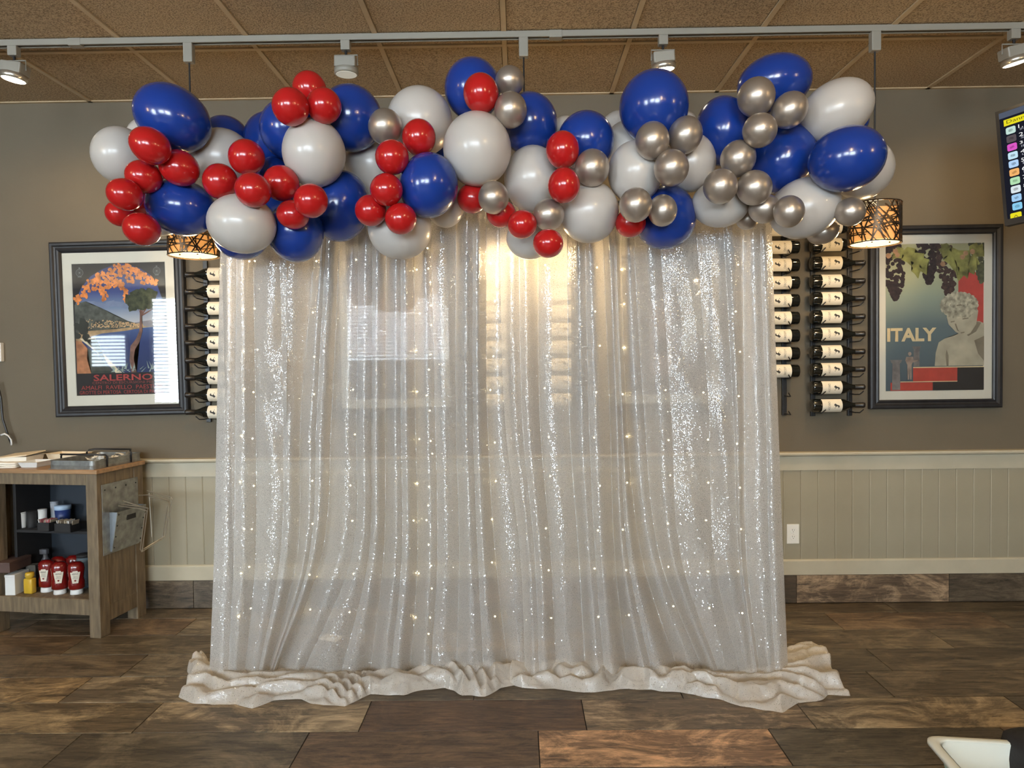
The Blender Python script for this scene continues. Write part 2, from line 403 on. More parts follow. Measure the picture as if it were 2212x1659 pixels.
# ------------------------------------------------------------------ lamps
def lamp(kind, name, loc, power, col, size=.05, parent=None, target=None, angle=1.2, blend=.6):
    l = bpy.data.lights.new(name, kind); l.energy = power; l.color = col
    if kind == 'AREA': l.shape = 'DISK'; l.size = size
    else: l.shadow_soft_size = size
    if kind == 'SPOT': l.spot_size = angle; l.spot_blend = blend
    o = bpy.data.objects.new(name, l); COL.objects.link(o); o.location = loc
    if target is not None: o.rotation_euler = (Vector(target)-Vector(loc)).to_track_quat('-Z','Y').to_euler()
    if parent is not None: o.parent = parent
    return o
M_glow = emis('lamp_glow', (1,.80,.50), 9)
for i, (x, y) in enumerate([(-3.2,1.0),(0.9,1.0),(3.2,1.0),(-4.2,-2),(-.8,-2),(2.6,-2)]):  # unseen globes added as warm fill, hung low enough to light the ceiling
    t = thing('globe_lamp', ['globe lamp on a cord, front row behind the photographer, left','globe lamp on a cord, front row behind the photographer, middle','globe lamp on a cord, front row behind the photographer, right','globe lamp on a cord, far row near the windows, left','globe lamp on a cord, far row near the windows, middle','globe lamp on a cord, far row near the windows, right'][i], 'lamp', (x,y,ZC-.45), group='globe lamps behind the camera')
    bm = bmesh.new(); tube(bm, [(0,0,.06),(0,0,.45)], .004, 6); obj('cord', bm, M_black, t)
    bm = bmesh.new(); bmesh.ops.create_uvsphere(bm, u_segments=20, v_segments=12, radius=.06); obj('globe', bm, M_glow, t, True)
    lamp('POINT', 'globe_light', (0,0,-.075), FILL_W, WARM, .05, t); lamp('POINT', 'globe_light', (0,0,.08), FILL_W*.5, WARM, .03, t)

YT = 3.272
ztr = 2.970
tr = thing('lighting_track', 'long white metal lighting track running across the ceiling', 'track', (0,YT,ztr))
bm = bmesh.new(); prismp = [(-.018,0),(-.018,.028),(.018,.028),(.018,0),(.010,0),(.010,.012),(-.010,.012),(-.010,0)]
a = [bm.verts.new((-3.3, p[0], p[1]-.001)) for p in prismp]; b = [bm.verts.new((3.3, p[0], p[1]-.001)) for p in prismp]
bm.faces.new(a); bm.faces.new(b[::-1])
for i in range(8): bm.faces.new((a[i], b[i], b[(i+1)%8], a[(i+1)%8]))
obj('rail', bm, M_trackw, tr)
for px in (165, 1200):
    x = P(px, 95, YT).x
    obj('joint_cover', box((x-.03,-.02,-.005),(x+.03,.02,.029),.002), M_trackw, tr)

def track_head(px, label, tilt, lit, bx):
    p = P(px, 100, YT)
    t = thing('track_light', label, 'lamp', (p.x,YT,ztr), group=None)
    obj('adapter', box((-.022,-.017,-.045),(.022,.017,.001),.003), M_trackw, t)
    obj('stem', lathe([(.006,-.065),(.006,-.045)], 10), M_black, t)
    bm = bmesh.new(); tube(bm, [(-.055,0,-.115),(-.055,0,-.066),(.055,0,-.066),(.055,0,-.115)], .0035, 6)
    obj('yoke', bm, M_trackw, t)
    h = bmesh.new(); ibox(h, (-.05,-.035,-.02),(.05,.04,.03), .006)
    hd = obj('lamp_housing', h, M_trackw, t); hd.location = (0,0,-.108); hd.rotation_euler = (tilt, .10*bx, 0)
    g = lathe([(.050,-.048),(.056,-.045),(.056,-.022),(.045,-.018)], 28); obj('lamp_ring', g, M_trackw if not lit else M_chrome, hd, True)
    obj('lens', lathe([(.047,-.0495),(.049,-.048)], 28), emis('lens_lit',(1,.86,.62),14) if lit else mat('lens_off',(.5,.5,.45),.3,emit=.5), hd)  # the lens without a spot still gets a faint glow of its own
    if lit:
        sl = lamp('SPOT','spot', (0,0,-.06), SPOT_W, WARM, .04, hd, None, 2.2, .8); sl.rotation_euler = (.5-tilt,0,0)
    return t
track_head(30, 'lit white track spotlight at the far left end of the track', .0, True, 1.5)
track_head(747, 'white track spotlight above the red balloon trio, lamp turned away', .05, False, 0)
track_head(1432, 'lit white track spotlight directly above the large blue balloon right of centre', .14, True, -1)
track_head(2190, 'lit white track spotlight at the far right end of the track', .08, True, -2.2)

M_bronze = mat('bronze_lattice', (.075,.05,.03), .32, .7, var=.4, vscale=30)
M_liner = mat('amber_liner', (.62,.30,.11), .6, emit=.62, ecol=(1,.42,.10), var=.1)  # liner glows by emission, in place of bulb light passing through
M_diff = emis('pendant_diffuser', (1,.83,.36), 2.3)
def pendant(px, pyb, label, seed):
    rnd = random.Random(seed)
    base = P(px, pyb, YT); top = ztr; zb = base.z; R, H = .114, .185
    t = thing('pendant_lamp', label, 'lamp', (base.x, YT, zb))
    obj('track_adapter', box((-.022,-.018,top-zb-.09),(.022,.018,top-zb+.001),.004), M_trackw, t)
    bm = bmesh.new(); tube(bm, [(0,0,top-zb-.088),(0,0,H*.55)], .0042, 8); obj('cord', bm, M_black, t)
    obj('socket', lathe([(.02,H*.42),(.022,H*.5),(.02,H*.68),(.006,H*.74)], 16), M_black, t)
    bm = lathe([(R*.93,.006),(R*.93,H-.03)], 40, cap=False); obj('liner', bm, M_liner, t, True)
    obj('diffuser', lathe([(R*.90,.002),(R*.905,.006)], 40), M_diff, t)
    bm = bmesh.new()
    for z in (0, H):
        tube(bm, [(R*math.cos(2*PI*i/40), R*math.sin(2*PI*i/40), z) for i in range(40)], .0032, 6, True)
    for i in range(120):
        a0 = rnd.random()*2*PI; a1 = a0 + rnd.uniform(-1.5,1.5); 
        z0, z1 = (0, H) if rnd.random() < .55 else (rnd.uniform(0,.5)*H, rnd.uniform(.6,1)*H)
        if rnd.random() < .25: z0 = rnd.uniform(.1,.9)*H; z1 = z0+rnd.uniform(-.25,.25)*H; z1 = max(0,min(H,z1)); a1 = a0+rnd.choice([-1,1])*1.4
        wd_ = rnd.uniform(.0016,.0034); n = 9
        L_ = []; 
        tl = Vector((R*(a1-a0), z1-z0)); tl.normalize(); nx, nz = -tl.y*wd_, tl.x*wd_
        for j in range(n+1):
            s = j/n; a = a0+(a1-a0)*s; z = z0+(z1-z0)*s
            q = []
            for sg in (-1,1):
                aa = a+sg*nx/R; zz = min(H, max(0, z+sg*nz))
                for rr in (R-.001, R+.0015): q.append(bm.verts.new((rr*math.cos(aa), rr*math.sin(aa), zz)))
            L_.append(q)
        for A, B in zip(L_, L_[1:]):
            for u, v in ((0,1),(1,3),(3,2),(2,0)): bm.faces.new((A[u],A[v],B[v],B[u]))
    obj('lattice_shade', bm, M_bronze, t)
    for a in (-2.2,-.9,1.6):
        obj('finial', lathe([(.0,-.006),(.004,-.004),(.004,0),(.002,.002)], 8, off=(R*.6*math.cos(a),R*.6*math.sin(a),0)), M_bronze, t)
    lamp('POINT','bulb', (0,0,-.03), PENDANT_W, WARM, .05, t)
    lamp('POINT','bulb', (0,0,H*.9), PENDANT_W*.25, WARM, .04, t)
pendant(419, 553, 'pendant lamp with bronze lattice shade beside the picture of the bay, half behind balloons', 3)
pendant(1136, 548, 'pendant lamp glowing behind the sequin curtain at its centre', 5)
pendant(1889, 527, 'pendant lamp with bronze lattice shade hanging by the ITALY poster', 11)

# ------------------------------------------------------------------ framed posters
def flat(name, pts, m, parent, layer, label=None):
    """a piece of flat printed art: polygon in the frame's XZ plane"""
    bm = bmesh.new(); bm.faces.new([bm.verts.new((x, -.0128-.0003*layer, z)) for x, z in pts])
    bmesh.ops.triangulate(bm, faces=bm.faces[:])
    me = bpy.data.meshes.new(name); bm.to_mesh(me); bm.free(); me.materials.append(m)
    o = bpy.data.objects.new(name, me); COL.objects.link(o); o.parent = parent
    if label: o['label'] = label
    return o
def flats(name, polys, m, parent, layer, label=None):
    bm = bmesh.new()
    for k, pts in enumerate(polys): bm.faces.new([bm.verts.new((x, -.0128-.0003*layer-.00027*k/len(polys), z)) for x, z in pts])
    bmesh.ops.triangulate(bm, faces=bm.faces[:])
    me = bpy.data.meshes.new(name); bm.to_mesh(me); bm.free(); me.materials.append(m)
    o = bpy.data.objects.new(name, me); COL.objects.link(o); o.parent = parent
    if label: o['label'] = label
    return o
def pm(name, col, var=.1, vs=25): return mat('print_'+name, col, .7, var=var, vscale=vs)
def vgrad(name, stops, h):
    """printed gradient along the sheet's height"""
    m = bpy.data.materials.new(name); m.use_nodes = True; N, L = nodes_of(m); b = N['Principled BSDF']; b.inputs['Roughness'].default_value = .7
    tc = N.new('ShaderNodeTexCoord'); sp = N.new('ShaderNodeSeparateXYZ'); L.new(tc.outputs['Object'], sp.inputs[0])
    mr = N.new('ShaderNodeMapRange'); L.new(sp.outputs['Z'], mr.inputs[0]); mr.inputs['From Min'].default_value = h/2; mr.inputs['From Max'].default_value = -h/2
    r = N.new('ShaderNodeValToRGB'); L.new(mr.outputs[0], r.inputs[0]); e = r.color_ramp.elements
    e[0].position = stops[0][0]; e[0].color = (*stops[0][1],1); e[1].position = stops[-1][0]; e[1].color = (*stops[-1][1],1)
    for p, c in stops[1:-1]: q = e.new(p); q.color = (*c,1)
    L.new(r.outputs[0], b.inputs['Base Color']); return m

def framed(TL_, TR_, BR_, BL_, label, matw, molw=.058):
    pts = [P(*q, W-.04) for q in (TL_,TR_,BR_,BL_)]
    c = sum(pts, Vector())/4
    u = ((pts[1]-pts[0])+(pts[2]-pts[3])).normalized()
    w = ((pts[1]-pts[0]).length+(pts[2]-pts[3]).length)/2; h = ((pts[0]-pts[3]).length+(pts[1]-pts[2]).length)/2
    t = thing('framed_poster', label, 'picture', (c.x, W-.005, c.z)); t.rotation_euler = (0, -math.atan2(u.z,u.x), 0)
    # moulding: stepped profile mitred round
    prof = [(0,0),(0,-.034),(.008,-.040),(.020,-.040),(.026,-.032),(.034,-.030),(.044,-.034),(.052,-.030),(molw,-.018),(molw,0)]
    bm = bmesh.new(); rings = []
    for sx, sz in ((-1,1),(1,1),(1,-1),(-1,-1)):
        rings.append([bm.verts.new((sx*(w/2-i), y, sz*(h/2-i))) for i, y in prof])
    for k in range(4):
        A, B = rings[k], rings[(k+1)%4]
        for i in range(len(prof)): bm.faces.new((A[i], B[i], B[(i+1)%len(prof)], A[(i+1)%len(prof)]))
    obj('frame', bm, M_blackwood, t)
    iw, ih = w-2*molw, h-2*molw
    obj('backing', box((-w/2+.01,-.006,-h/2+.01),(w/2-.01,0,h/2-.01)), M_dark, t)
    pw, ph = iw-2*matw[0], ih-matw[1]-matw[2]
    pc = (0, (matw[2]-matw[1])/2)
    # mat board as a bevelled ring
    bm = bmesh.new(); R1 = []
    for sx, sz in ((-1,1),(1,1),(1,-1),(-1,-1)):
        R1.append([bm.verts.new((sx*(iw/2+.004), -.015, sz*(ih/2+.004))), bm.verts.new((sx*pw/2, -.015, pc[1]+sz*ph/2)), bm.verts.new((sx*(pw/2-.003), -.0126, pc[1]+sz*(ph/2-.003)))])
    for k in range(4):
        for i in range(2): bm.faces.new((R1[k][i], R1[(k+1)%4][i], R1[(k+1)%4][i+1], R1[k][i+1]))
    obj('mat_board', bm, M_matboard, t)
    obj('glass', box((-iw/2-.003,-.0190,-ih/2-.003),(iw/2+.003,-.0182,ih/2+.003)), M_pane, t)
    art = bpy.data.objects.new('print', bpy.data.meshes.new('print')); COL.objects.link(art); art.parent = t
    art.location = (0,0,pc[1])
    return t, art, pw, ph

def setbase(art, pw, ph, m):
    bm = bmesh.new(); bm.faces.new([bm.verts.new((x,-.0127,z)) for x, z in ((-pw/2,-ph/2),(pw/2,-ph/2),(pw/2,ph/2),(-pw/2,ph/2))])
    bm.to_mesh(art.data); bm.free(); art.data.materials.append(m)
def blob(cx, cy, rx, ry, n, jit, rnd):
    return [(cx+rx*math.cos(2*PI*i/n)*(1+rnd.uniform(-jit,jit)), cy+ry*math.sin(2*PI*i/n)*(1+rnd.uniform(-jit,jit))) for i in range(n)]

# --- poster of the bay (left)
rnd = random.Random(4)
t, art, pw, ph = framed((99.5,523),(388,517),(411,893.5),(125,902), 'black framed travel poster reading SALERNO with a bay, pine tree and orange vines', (.052,.062,.058), .062)
setbase(art, pw, ph, pm('black', (.018,.014,.012)))
U = lambda u, v: ((u-.5)*pw, (.5-v)*ph)
def S(pts): return [U(*p) for p in pts]
arch = [(.02,.83),(.02,.36),(.04,.27),(.10,.18),(.20,.10),(.32,.05),(.44,.02),(.53,.008),(.62,.02),(.74,.05),(.84,.10),(.91,.18),(.95,.27),(.97,.36),(.97,.83)]
sky = vgrad('print_evening_sky', [(0,(.03,.04,.13)),(.22,(.06,.08,.22)),(.34,(.20,.25,.34)),(.46,(.55,.52,.50))], ph)
flat('arch_sky', S(arch), sky, art, 1)
flats('cloud', [S(blob(.2+.07*i,.305+.01*(i%3),.06,.022,12,.25,rnd)) for i in range(7)], pm('cloud',(.20,.23,.32)), art, 2)
flat('sea', S([(.02,.53),(.45,.51),(.97,.485),(.97,.83),(.02,.83)]), vgrad('print_sea',[(.47,(.07,.12,.26)),(.6,(.018,.035,.13)),(.83,(.015,.03,.10))],ph), art, 3)
flat('far_shore', S([(.45,.50),(.60,.46),(.74,.445),(.97,.43),(.97,.49),(.7,.50)]), pm('haze',(.30,.27,.27)), art, 2)
flat('mountain', S([(.02,.31),(.08,.295),(.14,.285),(.20,.31),(.28,.33),(.38,.37),(.48,.41),(.58,.44),(.74,.475),(.74,.50),(.02,.53)]), pm('mountain',(.085,.085,.065),.5,30), art, 4)
flats('house', [S(blob(.14+.6*(x:=rnd.random())**.9, .415+.07*x*.75+rnd.uniform(0,.075)*(1-.75*x), .007,.0055,4,.2,rnd)) for i in range(210)], pm('house',(.62,.38,.18),.3), art, 6)
flat('shore', S([(.02,.53),(.12,.51),(.45,.50),(.74,.482),(.80,.487),(.55,.515),(.3,.53),(.15,.56),(.06,.6),(.02,.6)]), pm('shore',(.40,.25,.12),.4), art, 5)
flat('road', S([(.06,.565),(.20,.56),(.235,.567),(.12,.575),(.22,.62),(.33,.70),(.44,.79),(.50,.83),(.43,.83),(.35,.76),(.22,.66),(.10,.59)]), pm('road',(.70,.58,.38)), art, 7)
flat('hillside', S([(.02,.58),(.08,.59),(.14,.64),(.13,.72),(.17,.83),(.02,.83)]), pm('terracotta',(.42,.17,.07),.35), art, 6)
flats('shrub', [S(blob(rnd.uniform(.04,.14), rnd.uniform(.42,.56), .035,.03,9,.35,rnd)) for i in range(12)], pm('shrub',(.03,.03,.02)), art, 8)
flat('terrace', S([(.14,.64),(.2,.66),(.42,.83),(.17,.83),(.13,.74)]), pm('olive_ground',(.05,.055,.04),.4), art, 5)
pol = []
for i in range(34):
    a = rnd.uniform(-1.2,1.2)+PI/2; x0, y0 = rnd.uniform(.36,.94), rnd.uniform(.80,.83); l = rnd.uniform(.03,.075)
    pol.append(S([(x0-.008,y0),(x0+math.cos(a)*l, y0-math.sin(a)*l),(x0+.008,y0)]))
flats('agave', pol, pm('agave',(.28,.34,.28),.3), art, 10)
flat('pine_trunk', S([(.60,.83),(.585,.73),(.60,.63),(.66,.58),(.70,.52),(.71,.44),(.715,.36),(.735,.36),(.73,.44),(.735,.52),(.70,.60),(.645,.66),(.63,.73),(.655,.83)]), pm('trunk',(.19,.09,.06),.4), art, 9)
flats('pine_branch', [S([(.72,.40),(.72+dx,.40-dy),(.725+dx,.405-dy),(.73,.41)]) for dx,dy in ((-.09,.08),(.10,.09),(-.05,.12),(.06,.12),(.14,.05))], pm('trunk',(.19,.09,.06),.4), art, 8)
flats('pine_crown', [S(blob(.73+rnd.uniform(-.12,.14), .275+rnd.uniform(-.055,.065), .055,.035,11,.3,rnd)) for i in range(26)]+[S(blob(.73,.28,.13,.07,16,.15,rnd))], pm('pine',(.055,.06,.025),.6,40), art, 10)
flats('vine_leaf', [S(blob(u+rnd.uniform(-.035,.035), v+rnd.uniform(-.022,.022), .017,.012,6,.5,rnd)) for (u,v) in ((.08,.26),(.06,.28),(.12,.24),(.15,.19),(.2,.15),(.24,.18),(.25,.13),(.3,.10),(.3,.15),(.33,.2),(.36,.09),(.37,.14),(.40,.17),(.42,.07),(.44,.12),(.48,.04),(.5,.08),(.54,.03),(.55,.06),(.55,.18),(.56,.22),(.57,.27),(.6,.04),(.63,.14),(.62,.1),(.66,.06),(.7,.08),(.72,.11),(.76,.10),(.78,.14),(.82,.13),(.33,.23),(.35,.26),(.47,.16),(.51,.15),(.88,.15)) for j in range(9)], pm('orange_leaf',(.72,.22,.05),.5,30), art, 8)
M_pred = pm('brick_red',(.36,.045,.035)); M_pgold = pm('dull_red',(.24,.05,.04))
text_on('lettering','SALERNO', pw*.63, ph*.048, U(.51,.865), M_pred, art, -.0167, bold=.02, label='large red lettering SALERNO')
text_on('lettering','CENTRO DI ESCURSIONI PER', pw*.66, ph*.018, U(.51,.903), M_pgold, art, -.0167)
text_on('lettering','AMALFI  RAVELLO  PAESTUM', pw*.86, ph*.030, U(.49,.938), M_pred, art, -.0167)
text_on('lettering','GROTTE DI PERTOSA  CERTOSA DI PADULA', pw*.92, ph*.026, U(.50,.975), M_pred, art, -.0167)
M_pgrey = pm('emblem_grey',(.16,.16,.15))
for cx in (.09,.91):
    bm = bmesh.new()
    for r0, r1 in ((.034,.040),(.022,.025)):
        n = 24; A = [bm.verts.new((U(cx,.07)[0]+r0*pw*math.cos(2*PI*i/n), -.0162, U(cx,.07)[1]+r0*pw*math.sin(2*PI*i/n))) for i in range(n)]
        B = [bm.verts.new((U(cx,.07)[0]+r1*pw*math.cos(2*PI*i/n), -.0162, U(cx,.07)[1]+r1*pw*math.sin(2*PI*i/n))) for i in range(n)]
        for i in range(n): bm.faces.new((A[i],A[(i+1)%n],B[(i+1)%n],B[i]))
    ibox(bm,(U(cx,.07)[0]-.004,-.0162,U(cx,.045)[1]),(U(cx,.07)[0]+.004,-.0160,U(cx,.03)[1]))
    ibox(bm,(U(cx,.07)[0]-.012,-.0162,U(cx,.104)[1]),(U(cx,.07)[0]+.012,-.0160,U(cx,.098)[1]))
    ibox(bm,(U(cx,.07)[0]-.006,-.0162,U(cx,.078)[1]),(U(cx,.07)[0]+.006,-.0160,U(cx,.063)[1]))
    obj('emblem', bm, M_pgrey, art)

# --- ITALY poster (right)
rnd = random.Random(9)
t, art, pw, ph = framed((1884,489),(2171,482.5),(2163,881),(1878,883), 'black framed poster reading ITALY with grapes, a marble bust and red blocks', (.046,.052,.050), .050)
setbase(art, pw, ph, vgrad('print_teal', [(0,(.42,.38,.20)),(.22,(.50,.48,.28)),(.36,(.33,.36,.26)),(.55,(.13,.17,.17)),(1,(.06,.085,.10))], ph))
U = lambda u, v: ((u-.5)*pw, (.5-v)*ph)
flat('red_panel', S([(.74,.20),(1,.20),(1,.58),(.93,.55),(.74,.45)]), pm('coral',(.50,.055,.04),.1), art, 1)
grape = pm('grape',(.030,.014,.014),.6,60)
def bunch(pts, cnt, r=.021):
    out = []
    for i in range(cnt):
        k = rnd.random()*(len(pts)-1); j = int(k); f = k-j
        u = pts[j][0]+(pts[j+1][0]-pts[j][0])*f; v = pts[j][1]+(pts[j+1][1]-pts[j][1])*f; w_ = pts[j][2]+(pts[j+1][2]-pts[j][2])*f
        a = (rnd.random()*2-1)*w_; out.append(S([(u+a+r*math.cos(2*PI*q/9), v+r*pw/ph*math.sin(2*PI*q/9)) for q in range(9)]))
    return out
flats('grape_bunch', bunch([(.06,.0,.08),(.08,.12,.10),(.09,.25,.10),(.10,.33,.05),(.10,.375,.01)], 150), grape, art, 4)
flats('grape_bunch', bunch([(.42,.0,.12),(.42,.10,.12),(.44,.17,.08),(.44,.24,.04),(.44,.27,.01)], 150), grape, art, 4)
flats('grape_bunch', bunch([(.60,.02,.08),(.62,.15,.10),(.64,.25,.08),(.64,.33,.04),(.65,.37,.01)], 140), pm('grape_brown',(.055,.025,.02),.6,60), art, 5)
flats('grape_bunch', bunch([(.93,.0,.08),(.96,.12,.06),(.97,.2,.04),(.98,.27,.015)], 90), pm('grape_green',(.07,.075,.035),.5,50), art, 5)
leafm = pm('vine_green',(.26,.24,.06),.6,18)
def leaf(u, v, a, l, w_):
    c, s = math.cos(a), math.sin(a); sh = [(0,0),(.2,.5),(.35,.35),(.5,.62),(.68,.3),(1,0),(.68,-.3),(.5,-.62),(.35,-.35),(.2,-.5)]
    return S([(u+(x*c-y*w_*s)*l, v+(x*s+y*w_*c)*l*pw/ph) for x, y in sh])
flats('vine_leaf', [leaf(*q) for q in ((.22,.02,1.3,.22,.7),(.30,.06,1.1,.26,.6),(.18,.03,2.4,.16,.7),(.68,.03,1.5,.24,.7),(.74,.05,1.0,.30,.6),(.80,.08,1.8,.28,.6),(.85,.02,.6,.2,.7),(.62,.0,1.8,.16,.7),(.30,.12,1.4,.18,.5),(.93,.1,2.2,.2,.6),(.76,.12,1.2,.2,.5))], leafm, art, 6)
flats('curl', [S(blob(u,v,.025,.018,10,.1,rnd)) for u,v in ((.10,.05),(.12,.075),(.03,.08),(.81,.07),(.78,.095),(.88,.06),(.58,.14))], pm('curl_pink',(.45,.24,.12),.3), art, 7)
stone = pm('stone',(.46,.40,.28),.2,10); stoned = pm('stone_shade',(.22,.18,.12),.2,12)
flat('bust_shoulders', S([(.50,.83),(.51,.74),(.54,.67),(.60,.645),(.70,.625),(.78,.60),(.90,.53),(.95,.53),(1,.545),(1,.83)]), stone, art, 8)
flats('bust_shadow', [S([(.62,.72),(.64,.76),(.64,.83),(.62,.83),(.61,.76)]), S([(.78,.60),(.84,.63),(.92,.60),(.97,.54),(.92,.53)]), S([(.90,.66),(1,.63),(1,.80),(.94,.75)])], stoned, art, 9)
flat('bust_face', S([(.62,.50),(.64,.55),(.69,.585),(.71,.60),(.75,.615),(.80,.63),(.86,.61),(.92,.55),(.94,.46),(.90,.42),(.64,.44)]), stone, art, 10)
flats('bust_face_line', [S([(.70,.545),(.725,.59),(.75,.60),(.735,.585),(.715,.545)]), S([(.78,.51),(.84,.505),(.84,.512),(.78,.518)]), S([(.76,.605),(.80,.60),(.80,.607),(.765,.612)]), S([(.66,.53),(.70,.525),(.70,.532),(.66,.537)])], stoned, art, 11)
flats('bust_curls', [S(blob(.745+.17*math.cos(a)*q, .42+.075*math.sin(a)*q, .028,.018,9,.25,rnd)) for a in [2*PI*i/26 for i in range(26)] for q in (1.0,.66,.33)], pm('stone_curl',(.42,.37,.26),.55,45), art, 11)
flat('bust_curl_base', S(blob(.75,.42,.18,.085,22,.05,rnd)), stoned, art, 9)
text_on('lettering','ITALY', pw*.50, ph*.092, U(.265,.615), pm('cream',(.72,.55,.30),.1), art, -.0167, bold=.035, label='large cream lettering ITALY')
M_col = pm('column',(.20,.17,.15),.3)
flats('column', [S([(.285,.71),(.345,.71),(.345,.83),(.285,.83)]), S([(.27,.695),(.36,.695),(.35,.712),(.28,.712)]), S([(.07,.805),(.145,.805),(.15,.99),(.065,.99)]), S([(.045,.785),(.17,.785),(.155,.807),(.06,.807)])], M_col, art, 9)
flats('statuette', [S(blob(.245,.745,.018,.014,10,.05,rnd)), S([(.21,.765),(.28,.765),(.285,.79),(.265,.82),(.265,.92),(.25,.92),(.245,.85),(.24,.92),(.225,.92),(.22,.82),(.20,.79)]), S([(.28,.79),(.33,.785),(.33,.795),(.27,.805)])], pm('statuette',(.33,.24,.18),.3), art, 10)
flats('red_block', [S([(.28,.842),(.73,.842),(.73,.935),(.28,.935)]), S([(.05,.94),(.48,.94),(.48,.995),(.05,.995)])], pm('block_red',(.45,.05,.028),.1), art, 8)
flats('black_block', [S([(.73,.842),(1,.842),(1,.995),(.48,.995),(.48,.937),(.73,.937)])], pm('black',(.018,.014,.012)), art, 8)
flats('cream_edge', [S([(.28,.835),(1,.835),(1,.842),(.28,.842)]), S([(.15,.933),(.73,.933),(.73,.938),(.15,.938)])], pm('cream',(.72,.55,.30),.1), art, 10)

# --- the two posters seen through the sheer curtain
rnd = random.Random(21)
t, art, pw, ph = framed((711,507),(988,503),(990,899),(713,904), 'framed poster hanging behind the left half of the sequin curtain', (.048,.052,.05), .055)
setbase(art, pw, ph, vgrad('print_warm', [(0,(.25,.18,.16)),(.4,(.55,.40,.33)),(.7,(.20,.20,.24)),(1,(.10,.09,.10))], ph))
U = lambda u, v: ((u-.5)*pw, (.5-v)*ph)
flats('printed_hills', [S([(0,.55),(.2,.42),(.4,.5),(.6,.38),(.8,.5),(1,.46),(1,.7),(0,.7)])], pm('mauve',(.30,.17,.14),.3), art, 2)
flats('printed_building', [S([(.3,.3),(.45,.25),(.45,.6),(.3,.6)]), S([(.5,.35),(.7,.35),(.7,.62),(.5,.62)])], pm('rose',(.50,.28,.20),.3), art, 3)
t, art, pw, ph = framed((1309,509),(1580,505),(1577,890),(1308,893), 'framed poster with an arch and blossom branch behind the right half of the curtain', (.045,.05,.05), .055)
setbase(art, pw, ph, pm('plum',(.07,.06,.075)))
U = lambda u, v: ((u-.5)*pw, (.5-v)*ph)
text_on('lettering','DELLE CONFEDE', pw*.62, ph*.035, U(.45,.07), pm('peach',(.55,.30,.20),.1), art, -.0167)
flat('printed_arch', S([(.30,.86),(.30,.35),(.34,.27),(.42,.22),(.50,.27),(.54,.35),(.54,.86)]), pm('pale_pink',(.50,.38,.35),.2), art, 2)
flats('printed_arch', [S([(.66,.80),(.66,.25),(.72,.18),(.85,.14),(.96,.2),(.96,.62),(.82,.55)])], pm('pale_straw',(.46,.42,.30),.2), art, 2)
flats('branch', [S([(.05,.45),(.3,.32),(.6,.2),(.9,.12),(.9,.13),(.6,.215),(.3,.335),(.05,.465)])], pm('black',(.018,.014,.012)), art, 4)
flats('medallion', [S(blob(.44,.66,.09,.065,18,.02,rnd)), S(blob(.82,.72,.07,.05,16,.04,rnd))], pm('grey_stone',(.12,.11,.12),.2), art, 5)

# ------------------------------------------------------------------ wine racks and bottles
BL, BR_ = .305, .0385
def make_bottle():
    t = thing('wine_bottle', 'dark wine bottle', 'bottle')
    prof = [(.0,.003),(.030,.0),(.036,.002),(BR_,.008),(BR_,.165),(.037,.182),(.031,.200),(.022,.220),(.0165,.236),(.0145,.25),(.0145,.255)]
    obj('glass_body', lathe(prof, 22), M_glassd, t, True)
    obj('foil_capsule', lathe([(.0150,.238),(.0152,.290),(.0165,.292),(.0165,.300),(.0145,.305),(.0,.305)], 18), M_foil, t, True)
    bm = bmesh.new(); n = 12; a0, a1 = -PI/2-1.25, -PI/2+1.25; r = BR_+.0006; A = []; B = []
    for i in range(n+1):
        a = a0+(a1-a0)*i/n; A.append(bm.verts.new((r*math.cos(a), r*math.sin(a), .050))); B.append(bm.verts.new((r*math.cos(a), r*math.sin(a), .163)))
    for i in range(n): bm.faces.new((A[i],A[i+1],B[i+1],B[i]))
    obj('paper_label', bm, M_label, t, True)
    def wrap(me, z0, rr=BR_+.0010):
        for v in me.vertices:
            a = -PI/2+v.co.x/rr; v.co = Vector((rr*math.cos(a), rr*math.sin(a), z0+v.co.y))
    me = text_mesh('DECOY', .0165)
    for v in me.vertices: v.co.x *= .95
    wrap(me, .088); me.materials.clear(); me.materials.append(M_ink)
    o = bpy.data.objects.new('lettering', me); COL.objects.link(o); o.parent = t
    # bird emblem and small print lines
    bird = [(-.012,.0),(-.006,-.006),(.004,-.007),(.012,-.002),(.009,.001),(.003,.003),(.0,.008),(.003,.013),(.009,.014),(.006,.018),(.0,.020),(-.004,.016),(-.005,.010),(-.008,.005)]
    me = bpy.data.meshes.new('bird_emblem'); me.from_pydata([(x*1.3,y*1.25,0) for x,y in bird],[],[list(range(len(bird)))]); wrap(me, .122)
    me.materials.append(M_ink); o = bpy.data.objects.new('bird_emblem', me); COL.objects.link(o); o.parent = t
    vs, fs = [], []
    for k, (w_, z) in enumerate(((.018,.070),(.013,.065))):
        i = len(vs); vs += [(-w_,z-.0006,0),(w_,z-.0006,0),(w_,z+.0006,0),(-w_,z+.0006,0)]; fs.append((i,i+1,i+2,i+3))
    me = bpy.data.meshes.new('small_print'); me.from_pydata(vs,[],fs); wrap(me, 0); me.materials.append(M_ink)
    o = bpy.data.objects.new('small_print', me); COL.objects.link(o); o.parent = t
    return t
proto = make_bottle(); used = [False]
ORD = ['topmost','second','third','fourth','fifth','sixth','seventh','eighth','ninth','tenth','eleventh']
YBOT = W-.085
